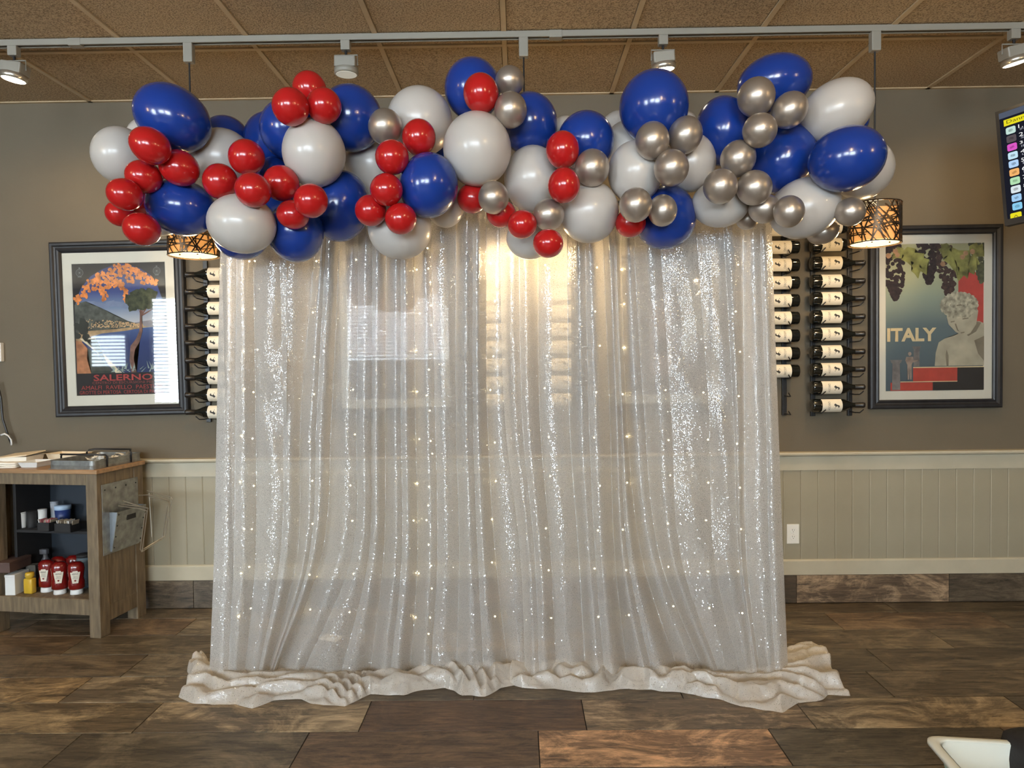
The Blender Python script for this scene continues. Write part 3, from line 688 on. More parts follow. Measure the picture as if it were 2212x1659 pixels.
def rack(name_label, rail_px, ztop_px, zbot_px, ys, base_px, neck_dir, bl, group, empties=()):
    """two upright bars with pairs of pegs; bottles lie across them"""
    mid = (ztop_px+zbot_px)/2
    xs = [P(p, mid, W-.02).x for p in rail_px]; xc = sum(xs)/len(xs)
    zt_, zb_ = P(rail_px[0], ztop_px, W-.02).z, P(rail_px[0], zbot_px, W-.02).z
    t = thing('wine_rack', name_label, 'rack', (xc, W, zb_)); H = zt_-zb_
    for x in xs:
        obj('upright_bar', box((x-xc-.013,-.018,0),(x-xc+.013,-.002,H),.002), M_black, t)
    zs = [P(base_px, y, YBOT).z for y in ys]
    for z in zs + [P(base_px, y, YBOT).z for y in empties]:
        for x in xs:
            bm = bmesh.new(); dz = z-zb_-BR_-.005
            tube(bm, [(x-xc,-.018,dz+.002),(x-xc,-.075,dz),(x-xc+neck_dir*.006,-.120,dz+.002),(x-xc+neck_dir*.022,-.132,dz+.022)], .0034, 6); obj('peg', bm, M_black, t)
    x = P(base_px, mid, YBOT).x
    for i, z in enumerate(zs):
        b = copy_tree(proto) if used[0] else proto; used[0] = True
        xx = x + P(base_px, ys[i], YBOT).x - x
        b.location = (xx, YBOT, z+random.uniform(-.001,.001))
        # axis along +X or -X; label turned toward the room (-Y)
        spin = random.uniform(-.10,.10)
        m3 = Matrix.Rotation(neck_dir*PI/2, 3, 'Y') @ Matrix.Rotation(spin, 3, 'Z')
        b.rotation_euler = m3.to_euler()
        b['label'] = bl % ORD[i]; b['group'] = group; b['category'] = 'bottle'
rack('black wall wine rack between the SALERNO poster and the curtain edge', (446,512), 563, 912, [592,629,666,703,740,778,815,852,889], 514, -1,
     'wine bottle on the rack right of the SALERNO poster, %s from the top', 'wine bottles right of the SALERNO poster')
rack('wall wine rack just right of the curtain with two empty hooks below', (1643,1695), 476, 898, [496,534,573,611,649,687,725,763,801], 1724, -1,
     'wine bottle with its base to the right beside the curtain edge, %s of that column', 'wine bottles beside the curtain edge', (840,879))
rack('black wall wine rack next to the ITALY poster, fully loaded', (1757,1837), 480, 899, [492,530,569,608,646,685,723,761,799,837,876], 1752, 1,
     'wine bottle with its neck to the right beside the ITALY poster, %s of that column', 'wine bottles beside the ITALY poster')
rack('wall wine rack behind the middle of the curtain, left column', (1040,1092), 500, 905, [560,598,636,674,712,750,788,826,864], 1112, -1,
     'wine bottle behind the middle of the curtain, left column, %s from the top', 'wine bottles behind the curtain, left column')
rack('wall wine rack behind the middle of the curtain, right column', (1178,1254), 500, 905, [560,598,636,674,712,750,788,826,864], 1172, 1,
     'wine bottle behind the middle of the curtain, right column, %s from the top', 'wine bottles behind the curtain, right column')

# ------------------------------------------------------------------ wall outlet, thermostat
p = P(1712.5,1153,W-.012)
t = thing('wall_outlet', 'cream double power outlet on the beadboard right of the curtain', 'outlet', (p.x, W-.012, p.z))
obj('cover_plate', box((-.036,-.006,-.058),(.036,.0,.058),.0025), mat('outlet_plate',(.80,.78,.72),.35,var=.02), t)
for s in (-1,1):
    f = obj('socket_face', lathe([(.0165,-.0085),(.0175,-.007),(.0175,-.005)], 20, 'y', off=(0,0,s*.0195)), mat('outlet_plate',(.80,.78,.72)), t)
    for dx, h_ in ((-.006,.009),(.006,.007)):
        obj('slot', box((dx-.001,-.0088,s*.0195+.001),(dx+.001,-.0084,s*.0195+.001+h_)), M_dark, f)
    obj('slot', lathe([(.0022,-.0088),(.0022,-.0084)], 10, 'y', off=(0,0,s*.0195-.006)), M_dark, f)
obj('screw', lathe([(.002,-.0075),(.002,-.006)], 10, 'y'), M_chrome, t)
p = P(-2,761,W-.012)
t = thing('wall_box', 'small white box on the wall at the left edge of the photo', 'thermostat', (p.x, W, p.z))
obj('case', box((-.03,-.028,-.056),(.022,0,.056),.004), M_white, t)
obj('face_plate', box((-.024,-.031,-.05),(.016,-.028,.05),.001), M_white, t)

# ------------------------------------------------------------------ backdrop stand
YC = 3.07
zt0 = P(1106,440,YC+.02).z
xl, xr = P(492,900,YC+.03).x, P(1660,900,YC+.03).x
t = thing('backdrop_stand', 'slim white pole stand carrying the sequin curtain, mostly hidden', 'stand', ((xl+xr)/2, YC+.03, 0))
hw = (xr-xl)/2
bm = bmesh.new(); tube(bm, [(-hw-.02,0,zt0),(hw+.02,0,zt0)], .012, 10); obj('crossbar', bm, M_trackw, t)
for s in (-1,1):
    bm = bmesh.new(); tube(bm, [(s*hw,0,.012),(s*hw,0,zt0)], .010, 8); obj('upright_pole', bm, M_trackw, t)
    obj('base_plate', lathe([(.10,0),(.10,.006),(.02,.01),(.013,.03)], 24, off=(s*hw,0,0)), M_trackw, t)

# ------------------------------------------------------------------ sequin curtain
YS = (440, 900, 1200, 1462)
def cr_interp(ys, xs, y):
    k = max(i for i in range(len(ys)-1) if y >= ys[i] or i == 0)
    k = min(k, len(ys)-2)
    f = (y-ys[k])/(ys[k+1]-ys[k])
    m = []
    for i in range(len(ys)):
        a, b = max(0,i-1), min(len(ys)-1,i+1); m.append((xs[b]-xs[a])/(ys[b]-ys[a]))
    h = ys[k+1]-ys[k]; f2, f3 = f*f, f*f*f
    return (2*f3-3*f2+1)*xs[k]+(f3-2*f2+f)*h*m[k]+(-2*f3+3*f2)*xs[k+1]+(f3-f2)*h*m[k+1]
def panel(name, guides, parent, ybase, seed, step=1.6, rowpx=10, wrinkle=1.0):
    rnd = random.Random(seed); cols = []
    for a, b in zip(guides, guides[1:]):
        n = max(4, int(max(abs(b[i]-a[i]) for i in range(4))/step)); ns = a[5]-1 if a[5] > 2 else min(a[5],1); amp = a[6]
        ph = [rnd.uniform(.8,1.2) for _ in range(ns)]; tot = sum(ph) or 1
        for i in range(n):
            f = i/n; xs = [a[j]+(b[j]-a[j])*f for j in range(4)]
            s = (1-math.cos(PI*f))/2; s = s**2.2 if b[4] > a[4] else 1-(1-s)**2.2; d = a[4]+(b[4]-a[4])*s
            # small pleats between guides
            if ns:
                acc = 0; q = f*tot; kk = 0
                while kk < ns-1 and q > acc+ph[kk]: acc += ph[kk]; kk += 1
                g = (q-acc)/ph[kk]; pl = -amp*math.sin(PI*g)**.85
            else: pl = 0
            cols.append((xs, d, pl))
    cols.append((list(guides[-1][:4]), guides[-1][4], 0))
    rows_ = list(range(440, 1470, rowpx)); V = []; UV = []; nC = len(cols)
    # fabric coordinate from accumulated width at mid height
    for r_, y in enumerate(rows_):
        tt = (y-440)/1022; ucoord = 0; prev = None
        for c_, (xs, d, pl) in enumerate(cols):
            x = cr_interp(YS, xs, y)
            amp = .75+.45*math.sin(PI*min(1,tt*.9)) 
            q = Vector((x*.02, y*.0045, seed*3.1))
            wr = noise.noise(q)*1.0 + .45*noise.noise(Vector((x*.06-y*.012, y*.014, seed)))+.22*noise.noise(Vector((x*.12, y*.05, seed+5)))
            wr += 2.2*math.sin((x*.9+abs(y-820)*.55*math.copysign(1,x-620))*.055+noise.noise(Vector((x*.01,y*.006,4)))*2.5)*math.exp(-((x-620)/75)**2-((y-760)/230)**2)
            wr += 2.0*math.sin((x*.8-(y-700)*.42)*.060+noise.noise(Vector((x*.01,y*.006,8)))*2.5)*math.exp(-((x-1530)/85)**2-((y-850)/330)**2)
            dep = ybase + (d*1.9 + pl*1.6*amp + wr*wrinkle*(.5+.5*tt))*.01
            p = P(x, y, dep)
            if y == rows_[-1]: p.z = max(.012, p.z)
            if prev is not None: ucoord += (Vector((p.x,p.y,0))-Vector((prev.x,prev.y,0))).length
            prev = p
            V.append(p); UV.append((ucoord, p.z))
    Fc = []
    for r_ in range(len(rows_)-1):
        for c_ in range(nC-1):
            i = r_*nC+c_; Fc.append((i+nC, i+nC+1, i+1, i))
    me = bpy.data.meshes.new(name); me.from_pydata(V, [], Fc); me.polygons.foreach_set('use_smooth', [True]*len(Fc))
    ul = me.uv_layers.new(name='UVMap')
    # fabric u is taken from the middle row of each column so sequins run straight down the cloth
    mid = len(rows_)//2
    for li, l in enumerate(me.loops):
        vi = l.vertex_index; c_ = vi % nC; r_ = vi//nC
        ul.data[li].uv = (UV[mid*nC+c_][0], UV[vi][1])
    me.materials.append(M_sequin)
    o = bpy.data.objects.new(name, me); COL.objects.link(o); o.parent = parent
    return o
GL = [(478,468,462,452, 0,2,1.6),(512,508,505,492,-1,1,1.5),(545,552,552,528, 1,1,1.0),(600,612,606,556,0,1,.8),(690,650,642,576, 3.5,1,1.6),(708,684,668,584,1,1,1.0),
      (738,716,695,592, 5,2,2.4),(775,770,760,650,2,1,2.6),(805,802,796,735,2,1,1.6),(835,832,829,797, 5,2,2.2),(866,866,868,842,1,1,1.6),(893,897,902,886, 5,2,2.4),(930,940,945,930,1,2,2.0),
      (985,985,992,985, 2,2,2.4),(1022,1022,1032,1045,0,1,1.8),(1050,1053,1070,1100, 5,1,2.2),(1092,1102,1136,1145, 4,0,0)]
GR = [(1078,1090,1124,1134, 2,2,1.4),(1120,1128,1155,1165,0,2,1.8),(1162,1166,1190,1202, 3,2,2.2),(1225,1230,1250,1265,4,2,2.2),(1262,1272,1286,1306,0,2,2.2),(1300,1318,1328,1356, 5,1,2.6),
      (1322,1340,1356,1410,0,1,1.4),(1340,1354,1386,1470, 6,1,2.6),(1363,1392,1424,1524, 4,1,1.6),(1420,1450,1470,1556,0,1,.9),(1500,1532,1542,1600,0,1,.8),(1560,1585,1596,1632,-1,1,1.2),(1604,1608,1612,1642, 1,1,1.4),(1640,1655,1662,1676,-1,1,1.0),(1665,1681,1692,1703, 1,0,0)]
cur = thing('sequin_curtain', 'white sheer sequin backdrop curtain in two panels with its hem pooled on the floor', 'curtain', (0,0,0))
panel('left_panel', GL, cur, YC, 3)
panel('right_panel', GR, cur, YC-.012, 8)
panel('side_return', [(478,469,463,453,3,1,.8),(528,528,528,524,3,0,0)], cur, YC+.045, 12)
panel('side_return', [(1600,1605,1606,1625,3,1,.8),(1664,1680,1690,1700,3,0,0)], cur, YC+.045, 14)

# pooled hem on the floor
def poly_at(pts, s):
    L_ = [0]
    for a, b in zip(pts, pts[1:]): L_.append(L_[-1]+math.hypot(b[0]-a[0], b[1]-a[1]))
    q = s*L_[-1]
    for i in range(len(pts)-1):
        if q <= L_[i+1] or i == len(pts)-2:
            f = (q-L_[i])/(L_[i+1]-L_[i]); return pts[i][0]+(pts[i+1][0]-pts[i][0])*f, pts[i][1]+(pts[i+1][1]-pts[i][1])*f
def puddle(front, back, parent, seed, hmax, label=None, nS=330, nT=64):
    front = [(q.x,q.y) for q in (G(*p) for p in front)]; back = [(q.x,q.y) for q in (G(*p) for p in back)]
    V = []; UV = []
    for i in range(nS+1):
        s = i/nS; fx, fy = poly_at(front, s); bx, by = poly_at(back, s)
        for j in range(nT+1):
            t_ = j/nT; x = bx+(fx-bx)*t_; y = by+(fy-by)*t_
            env = min(1, math.sin(PI*t_)*2.4)**.5 * min(1, s/.012, (1-s)/.012)**.5
            q = Vector((x*1.0, y*1.0, seed))
            w1 = noise.noise(Vector((x*2.2,y*3,seed+3)))*.30; w2 = noise.noise(Vector((x*5,y*6,seed+7)))*.09
            # long folds running along the hem, tangled by the warp
            f1 = 1-abs(2*(((y+w1*.55+w2)*12+x*1.1) % 1)-1)
            f2 = 1-abs(2*(((x+w1*1.2+w2*1.5)*9+y*5) % 1)-1)
            m_ = .5+.5*noise.noise(Vector((x*1.6,seed,y*2)))*1.6; m_ = max(0,min(1,m_))
            rid = (f1*(1-m_*.7)+f2*m_*.7)
            rid = rid*rid*(3-2*rid)
            big = .62+.55*noise.noise(Vector((x*2.6, y*3.4, seed+11)))
            tapers = .55+.45*math.sin(PI*min(1,(1-t_)*1.25))
            h = env*hmax*tapers*(.34*big+.62*rid*(.55+.5*big)) + (.004*noise.noise(Vector((x*40,y*40,1)))+.005*abs(noise.noise(Vector((x*13,y*18,5)))))*env
            V.append((x + .012*noise.noise(Vector((x*14,y*14,2))), y + .014*noise.noise(Vector((x*14,y*14,9))), max(.003, h)))
            UV.append((x*1.3, y*1.6+h*2))
    Fc = []; nC = nT+1
    for i in range(nS):
        for j in range(nT):
            a = i*nC+j; Fc.append((a, a+1, a+nC+1, a+nC))
    me = bpy.data.meshes.new('pooled_hem'); me.from_pydata(V, [], Fc); me.polygons.foreach_set('use_smooth', [True]*len(Fc))
    ul = me.uv_layers.new(name='UVMap')
    for li, l in enumerate(me.loops): ul.data[li].uv = UV[l.vertex_index]
    me.materials.append(M_pool); o = bpy.data.objects.new('pooled_hem', me); COL.objects.link(o); o.parent = parent
    return o
puddle([(404,1440),(408,1478),(387,1507),(410,1518),(460,1526),(510,1522),(545,1532),(590,1515),(650,1513),(700,1526),(745,1528),(800,1501),(870,1504),(915,1492),(960,1486),(1000,1504),(1050,1506),(1082,1489),(1112,1480)],
       [(425,1428),(440,1414),(452,1432),(500,1446),(600,1452),(750,1455),(900,1452),(1000,1444),(1060,1440),(1112,1448)], cur, 4.2, .085)
puddle([(1096,1482),(1106,1480),(1125,1488),(1160,1490),(1200,1489),(1262,1498),(1340,1490),(1420,1492),(1500,1502),(1560,1515),(1600,1526),(1655,1536),(1692,1541),(1705,1531),(1725,1520),(1760,1517),(1792,1504),(1834,1506),(1822,1490),(1800,1466),(1794,1446)],
       [(1096,1450),(1130,1440),(1200,1428),(1260,1440),(1330,1452),(1450,1455),(1560,1455),(1640,1448),(1690,1430),(1702,1402),(1722,1392),(1748,1392),(1776,1402),(1790,1420)], cur, 9.7, .095)

# fairy lights behind the curtain
M_bulb = emis('fairy_bulb', (1,.78,.38), 26)
M_wire = mat('fairy_wire', (.35,.33,.28), .4, var=.05)
bulb_me = bpy.data.meshes.new('bulb'); bm = bmesh.new(); bmesh.ops.create_icosphere(bm, subdivisions=1, radius=.0044); bm.to_mesh(bm_me := bulb_me); bm.free(); bulb_me.materials.append(M_bulb)
for k, px in enumerate((534,556,682,768,905,931,1066,1182,1287,1346,1438,1518,1588)):
    rnd = random.Random(40+k); yy = YC+.10+rnd.uniform(-.006,.006)
    t = thing('fairy_light_string', '%s from the left of the strings of tiny warm fairy lights behind the curtain' % ['first','second','third','fourth','fifth','sixth','seventh','eighth','ninth','tenth','eleventh','twelfth','last'][k], 'string lights', tuple(P(px,452,yy)), group='fairy light strings behind the curtain')
    ws = rnd.uniform(0,6); pts = []
    for i in range(41):
        y = 452+i*23.5; q = P(px+ (px-1106)*.03*(i/40)+5*math.sin(i*.5+ws), y, yy); q.z = max(.02,q.z); pts.append(q-t.location)
    bm = bmesh.new(); tube(bm, pts, .0007, 4); obj('wire', bm, M_wire, t)
    for i in range(1, 40, 4 if k != 5 else 2):
        o = bpy.data.objects.new('bulb', bulb_me); COL.objects.link(o); o.parent = t; o.location = pts[i]+Vector((rnd.uniform(-.006,.006),-.004,rnd.uniform(-.03,.03) if 0 < i < 38 else 0))
q = G(716,1378)
obj_ = obj('paper_slip', box((-.055,-.04,0),(.055,.04,.0012)), mat('white_paper',(.8,.8,.8),.7,var=.03)); obj_.location = q; obj_.rotation_euler = (0,0,-.35)
tag(obj_, 'small white paper slip on the floor behind the lower left part of the curtain', 'paper')

# ------------------------------------------------------------------ balloons
# colour, centre px, centre py, half width, half height, tilt (deg, + = clockwise in the photo), layer (0 nearest), label
BAL = [
('b',374,256,81,68,32,2,'large blue balloon, leftmost of the blue ones, at the top left of the garland'),
('w',262,336,57,60,8,3,'white balloon at the far left end of the garland'),
('w',322,300,44,44,0,5,'white balloon almost hidden behind the leftmost large blue one, a sliver at its left edge'),
('r',325,315,44,38,35,1,'small red balloon tucked under the leftmost large blue balloon'),
('r',388,363,42,38,25,1,'small red balloon between the two leftmost large blue balloons, right one of the left cluster'),
('r',311,382,38,35,25,1,'small red balloon below the one tucked under the leftmost blue balloon'),
('r',336,392,27,29,20,3,'small red balloon mostly hidden behind the left cluster, right of its middle'),
('r',270,420,37,34,25,1,'small red balloon at the left rim under the far left white balloon'),
('r',300,437,26,26,10,3,'small red balloon hidden between the two lowest reds at the left end'),
('r',259,461,29,28,25,2,'small red balloon, leftmost and second lowest at the left end'),
('r',307,495,39,35,22,0,'small red balloon, lowest at the left end, over the SALERNO frame'),
('b',392,448,73,60,14,2,'blue balloon above the left pendant lamp, directly over its shade'),
('w',352,462,45,46,0,4,'pale balloon hidden behind the blue one above the left pendant lamp'),
('b',488,302,50,50,0,4,'blue balloon peeking out behind the second white balloon from the left'),
('w',481,344,65,64,0,3,'white balloon, second from the left, behind a cluster of small reds'),
('r',533,340,38,38,10,1,'small red balloon lying on the upper right of the second white balloon'),
('r',476,392,36,38,10,1,'small red balloon on the lower part of the second white balloon'),
('r',547,411,38,37,20,0,'small red balloon right above the low white balloon near the left lamp'),
('r',608,396,38,38,20,1,'small red balloon just left below the white balloon with a peak on top'),
('r',672,434,36,37,25,0,'small red balloon under the white balloon with the peak, its right hand neighbour'),
('r',633,464,35,31,10,1,'small red balloon, lowest of the group below the peaked white balloon'),
('w',523,484,72,63,8,1,'low white balloon at the upper left corner of the curtain'),
('b',521,506,58,55,0,3,'blue balloon showing as a rim beneath the low white balloon at the curtain corner'),
('b',639,502,59,64,0,2,'low blue balloon hanging over the left part of the curtain'),
('b',586,306,56,62,0,4,'blue balloon behind, left of the red trio, further left of two'),
('b',630,281,66,65,0,3,'blue balloon behind the left ball of the top red trio'),
('b',594,402,42,62,0,4,'blue balloon deep in the gap left of the peaked white balloon'),
('r',669,193,36,38,-10,1,'top ball of the red trio that stands up over the garland'),
('r',628,231,39,40,0,0,'left ball of the red trio that stands up over the garland'),
('r',700,229,37,38,10,0,'right ball of the red trio that stands up over the garland'),
('w',679,331,66,72,0,1,'large white balloon with a lit peak just below the red trio'),
('b',758,256,67,69,0,3,'large blue balloon right of the red trio'),
('b',735,446,63,76,12,3,'large blue balloon low, left of the column of small reds'),
('w',806,357,60,67,0,3,'white balloon behind the upper end of the column of small reds'),
('s',832,274,36,38,15,1,'silver balloon, leftmost of all silver ones'),
('w',907,263,70,72,0,3,'large white balloon right of the leftmost silver balloon'),
('r',905,297,36,39,5,1,'small red balloon lying on the large white balloon beside the leftmost silver one'),
('r',847,340,36,37,5,0,'small red balloon directly below the leftmost silver balloon'),
('r',835,410,35,35,5,0,'small red balloon touching the left side of the central low blue balloon'),
('r',801,455,34,34,5,0,'small red balloon, left of the lowest pair in the column left of centre'),
('r',866,473,34,34,5,0,'small red balloon, right of the lowest pair in the column left of centre'),
('b',926,401,63,69,10,1,'blue balloon in mid garland, lower left of the largest white balloon'),
('w',864,495,68,65,0,2,'low white balloon over the curtain with two small reds on its top'),
('w',962,441,42,50,0,4,'white balloon half hidden below and behind the central low blue balloon'),
('b',1021,193,60,64,0,3,'large blue balloon with a single red balloon on its face, top centre'),
('b',962,322,32,36,0,5,'blue balloon barely seen between the two large central white ones'),
('r',1039,202,38,42,-5,1,'single red balloon in front of the top centre blue balloon'),
('s',1101,175,31,31,0,2,'upper silver balloon of the pair at top centre'),
('s',1103,238,35,38,0,1,'lower silver balloon of the pair at top centre'),
('w',1031,323,73,78,0,1,'largest white balloon, in the centre of the garland'),
('b',1143,268,61,65,0,3,'large blue balloon right of the pair of silver ones at top centre'),
('r',1020,429,33,32,0,2,'red balloon beneath the largest white balloon, left of a silver one'),
('s',1066,427,33,35,0,1,'silver balloon beneath the largest white balloon'),
('r',1083,462,32,30,0,2,'red balloon half hidden below the silver one under the largest white balloon'),
('r',1128,485,32,31,0,1,'red balloon between two silver ones along the lower centre edge'),
('r',1184,526,33,31,0,0,'lowest red balloon, in the centre of the garland'),
('s',1185,464,34,34,0,1,'silver balloon directly above the lowest central red balloon'),
('w',1151,387,62,70,0,3,'white balloon between the largest white one and the two stacked reds'),
('w',1144,514,50,46,0,3,'white balloon low in front of the glowing middle pendant lamp'),
('b',1265,306,61,63,0,3,'blue balloon upper centre right, beside the two stacked reds'),
('w',1220,286,32,34,0,5,'white balloon, only a sliver showing between two blue ones right of centre'),
('r',1215,324,36,40,0,1,'upper one of the two stacked red balloons right of centre'),
('r',1218,401,35,38,0,0,'lower one of the two stacked red balloons right of centre'),
('s',1279,363,37,40,0,1,'silver balloon right of the two stacked reds'),
('w',1272,458,64,66,0,2,'large low white balloon under the silver one right of centre'),
('w',1337,292,44,50,0,5,'white balloon behind the big blue one right of centre, upper of two'),
('w',1353,325,50,62,0,4,'white balloon behind the big blue one right of centre, lower of two'),
('b',1412,232,73,76,0,2,'big round blue balloon under the lit spotlight right of centre'),
('s',1409,304,36,40,0,1,'left silver balloon of the trio below the big round blue balloon'),
('s',1480,292,36,40,20,1,'right silver balloon of the trio below the big round blue balloon'),
('s',1450,363,37,39,0,0,'bottom silver balloon of the trio below the big round blue balloon'),
('w',1372,372,58,66,0,3,'white balloon left behind the silver trio'),
('w',1490,352,54,62,0,3,'white balloon right behind the silver trio'),
('w',1480,268,25,26,0,5,'white balloon, a thin edge beside the big round blue balloon'),
('b',1559,284,57,72,0,3,'blue balloon between the silver trio and the tall silver group'),
('s',1373,443,35,37,0,0,'left silver balloon of the pair in front of the low blue balloon at right'),
('s',1431,455,31,34,0,1,'right silver balloon of the pair in front of the low blue balloon at right'),
('r',1362,482,33,31,0,2,'single red balloon farthest right, below a silver one'),
('b',1436,470,66,68,0,3,'low blue balloon hanging over the right part of the curtain'),
('w',1556,440,61,50,0,2,'white balloon above the upper right part of the curtain'),
('b',1672,181,77,58,-8,3,'highest blue balloon of the garland, upper right'),
('s',1633,210,39,41,10,1,'silver balloon resting on the highest blue balloon'),
('s',1705,238,36,40,40,1,'silver balloon at the lower right of the highest blue balloon'),
('s',1641,282,36,36,20,0,'silver balloon below the one resting on the highest blue balloon'),
('w',1806,240,77,62,-28,2,'large white balloon at the upper right of the garland'),
('b',1846,262,28,30,0,4,'blue balloon, a bit of it behind the upper right white one'),
('b',1690,344,64,76,35,2,'blue balloon left of the rightmost blue one'),
('b',1828,344,78,68,-10,1,'rightmost blue balloon, at the end of the garland'),
('w',1862,366,62,63,0,4,'rightmost white balloon, a crescent behind the rightmost blue one'),
('w',1737,450,75,63,-22,2,'low white balloon at the right, above the wine racks'),
('s',1594,343,37,39,15,1,'silver balloon left of the second blue balloon from the right'),
('s',1556,403,36,37,0,0,'silver balloon on the white one above the upper right of the curtain'),
('s',1629,406,37,37,10,1,'silver balloon under the second blue balloon from the right'),
('s',1651,451,33,31,0,1,'silver balloon right above the top right corner of the curtain'),
('s',1704,457,32,34,0,0,'silver balloon lying on the low white balloon at the right'),
('s',1836,458,31,30,0,1,'silver balloon next to the right pendant lamp shade'),
('s',1777,502,34,25,-15,3,'silver balloon, lowest at right, hanging in front of a wine bottle'),
('s',1614,474,24,22,0,3,'silver balloon nearly hidden at the top right edge of the curtain'),
]
D0 = {0:2.62,1:2.70,2:2.80,3:2.90,4:2.96,5:3.00}
dep = []
for c, x, y, rx, ry, a, ly, lb in BAL:
    small = max(rx,ry) < 45 and c in 'rs'
    dep.append(D0[ly] - (.02 if small else 0))
def cen(i): 
    b = BAL[i]; return P(b[1], b[2], dep[i]), dep[i]*math.sqrt(b[3]*b[4])/F
def dmax(i):
    b = BAL[i]; r = 3.0*math.sqrt(b[3]*b[4])/F
    return (3.005-r) if b[2]+b[4] > 425 else 3.13
for it in range(400):
    for i in range(len(BAL)):
        for j in range(i+1, len(BAL)):
            pi, ri = cen(i); pj, rj = cen(j); d = (pi-pj).length; need = .95*(ri+rj)
            if d < need:
                li, lj = BAL[i][6]*10+(0 if BAL[i][0] in 'rs' else 2), BAL[j][6]*10+(0 if BAL[j][0] in 'rs' else 2)
                s = min(.01, (need-d)*.5)
                if li == lj: sg = 1 if dep[i] > dep[j] else -1
                else: sg = 1 if li > lj else -1
                dep[i] += sg*s*.5; dep[j] -= sg*s*.5
    for i in range(len(BAL)): dep[i] = max(2.34, min(dep[i], dmax(i)))
knot_bm = lambda: lathe([(.004,.0),(.0045,-.004),(.003,-.008),(.006,-.014),(.008,-.018),(.0075,-.019),(.0,-.012)], 12, 'y')
for i, (c, x, y, rx, ry, a, ly, lb) in enumerate(BAL):
    p, _ = cen(i); k = dep[i]/F*1.0; RX, RZ = rx*k, ry*k; RY = (RX+RZ)/2*1.06
    m = {'b':M_blue,'w':M_whitel,'r':M_redl,'s':M_silver}[c]
    bm = bmesh.new(); n = 36 if max(rx,ry) > 45 else 28
    bmesh.ops.create_uvsphere(bm, u_segments=n, v_segments=n//2, radius=1)
    for v in bm.verts:
        # sphere poles lie along Z: turn them to the depth axis, taper the knotted end
        X_, Y_, Z_ = v.co.x, v.co.z, -v.co.y
        back = max(0, Y_); tp = 1-.16*back**2
        v.co = Vector((X_*tp*RX, (Y_*1.0+(.10*back**3))*RY, Z_*tp*RZ))
    o = obj('balloon', bm, m, None, True); o.location = p
    o.rotation_euler = (0, math.radians(a), 0)
    o['label'] = lb; o['category'] = 'balloon'; o['group'] = {'b':'blue balloons of the garland','w':'white balloons of the garland','r':'small red balloons of the garland','s':'small silver balloons of the garland'}[c]
    kn = obj('knot', knot_bm(), m, o, True); kn.location = (0, RY*1.09, 0); kn.rotation_euler = (0,0,PI); kn.scale = (1,-1,1) if False else (1,1,1)

# ------------------------------------------------------------------ service cabinet (left)
CF = 3.57; ROT = math.radians(-8)
corner = P(213,1200,CF); corner.z = 0
cab = thing('service_cabinet', 'weathered wooden service cabinet with open shelves at the left edge of the photo', 'cabinet', tuple(corner), ROT)
# local frame: origin = front right corner on the floor, -X to the left, +Y to the wall
CW, CD = .685, .358
def zf(py): return P(200, py, CF).z
zT, zU, zA, zM, zB0, zB1 = zf(1015), zf(1024), zf(1049), zf(1162), zf(1297), zf(1331)
def cbx(name, a, b, m, par=cab, bev=.002, label=None):
    o = obj(name, box(a, b, bev), m, par)
    if label: o['label'] = label
    return o
cbx('top_board', (-CW-.008,-.02,zU),(.018,CD+.0,zT), M_woodtop, bev=.004)
cbx('apron_rail', (-CW,0,zA),(-.066,.022,zU), M_wood)
PW = .066
for (x, y) in ((-PW,0),(-PW,CD-.05),(-CW,0),(-CW,CD-.05)):
    cbx('post', (x,y-(.022 if y>.1 else 0),0),(x+PW,y+(.072 if y<.1 else .05),zU), M_wood, bev=.003)
cbx('side_panel', (-.020,.05,zB1-.03),(-.006,CD-.05,zU), M_wood)
cbx('side_rail', (-.022,.05,zB1-.05),(-.002,CD-.05,zB1+.035), M_wood)
cbx('side_panel', (-CW+.006,.05,zB1-.03),(-CW+.02,CD-.05,zU), M_wood)
cbx('inner_side', (-.030,.05,zB0),(-.021,CD-.02,zA), M_slate, label='slate blue inner side')
cbx('back_panel', (-CW+.02,CD-.022,zB1),(-.02,CD-.012,zU), M_slate)
cbx('bottom_shelf', (-CW+.02,.004,zB0-.02),(-.024,CD-.022,zB0), M_wood)
cbx('bottom_rail', (-CW+PW,0,zB1),(-PW,.022,zB0-.002), M_wood)
xd = P(12,1150,CF).x-corner.x
xd = -.588
cbx('divider', (xd-.018,.10,zB0),(xd,CD-.022,zA), M_dark)
cbx('middle_shelf', (xd,.10,zM-.010),(-.03,CD-.022,zM+.006), M_dark, label='dark middle shelf')
cabm = Matrix.Translation(corner) @ Matrix.Rotation(ROT, 4, 'Z')
def cw(x, y, z): return cabm @ Vector((x,y,z))
def loc_at(px, py, ly, z):
    """point on the plane local y = ly of the cabinet, seen at px"""
    inv = cabm.inverted(); o = inv @ Vector((0,0,CAMH)); d = inv.to_3x3() @ ray(px, py); k = (ly-o.y)/d.y; q = o+d*k
    return cabm @ Vector((q.x, ly, z))

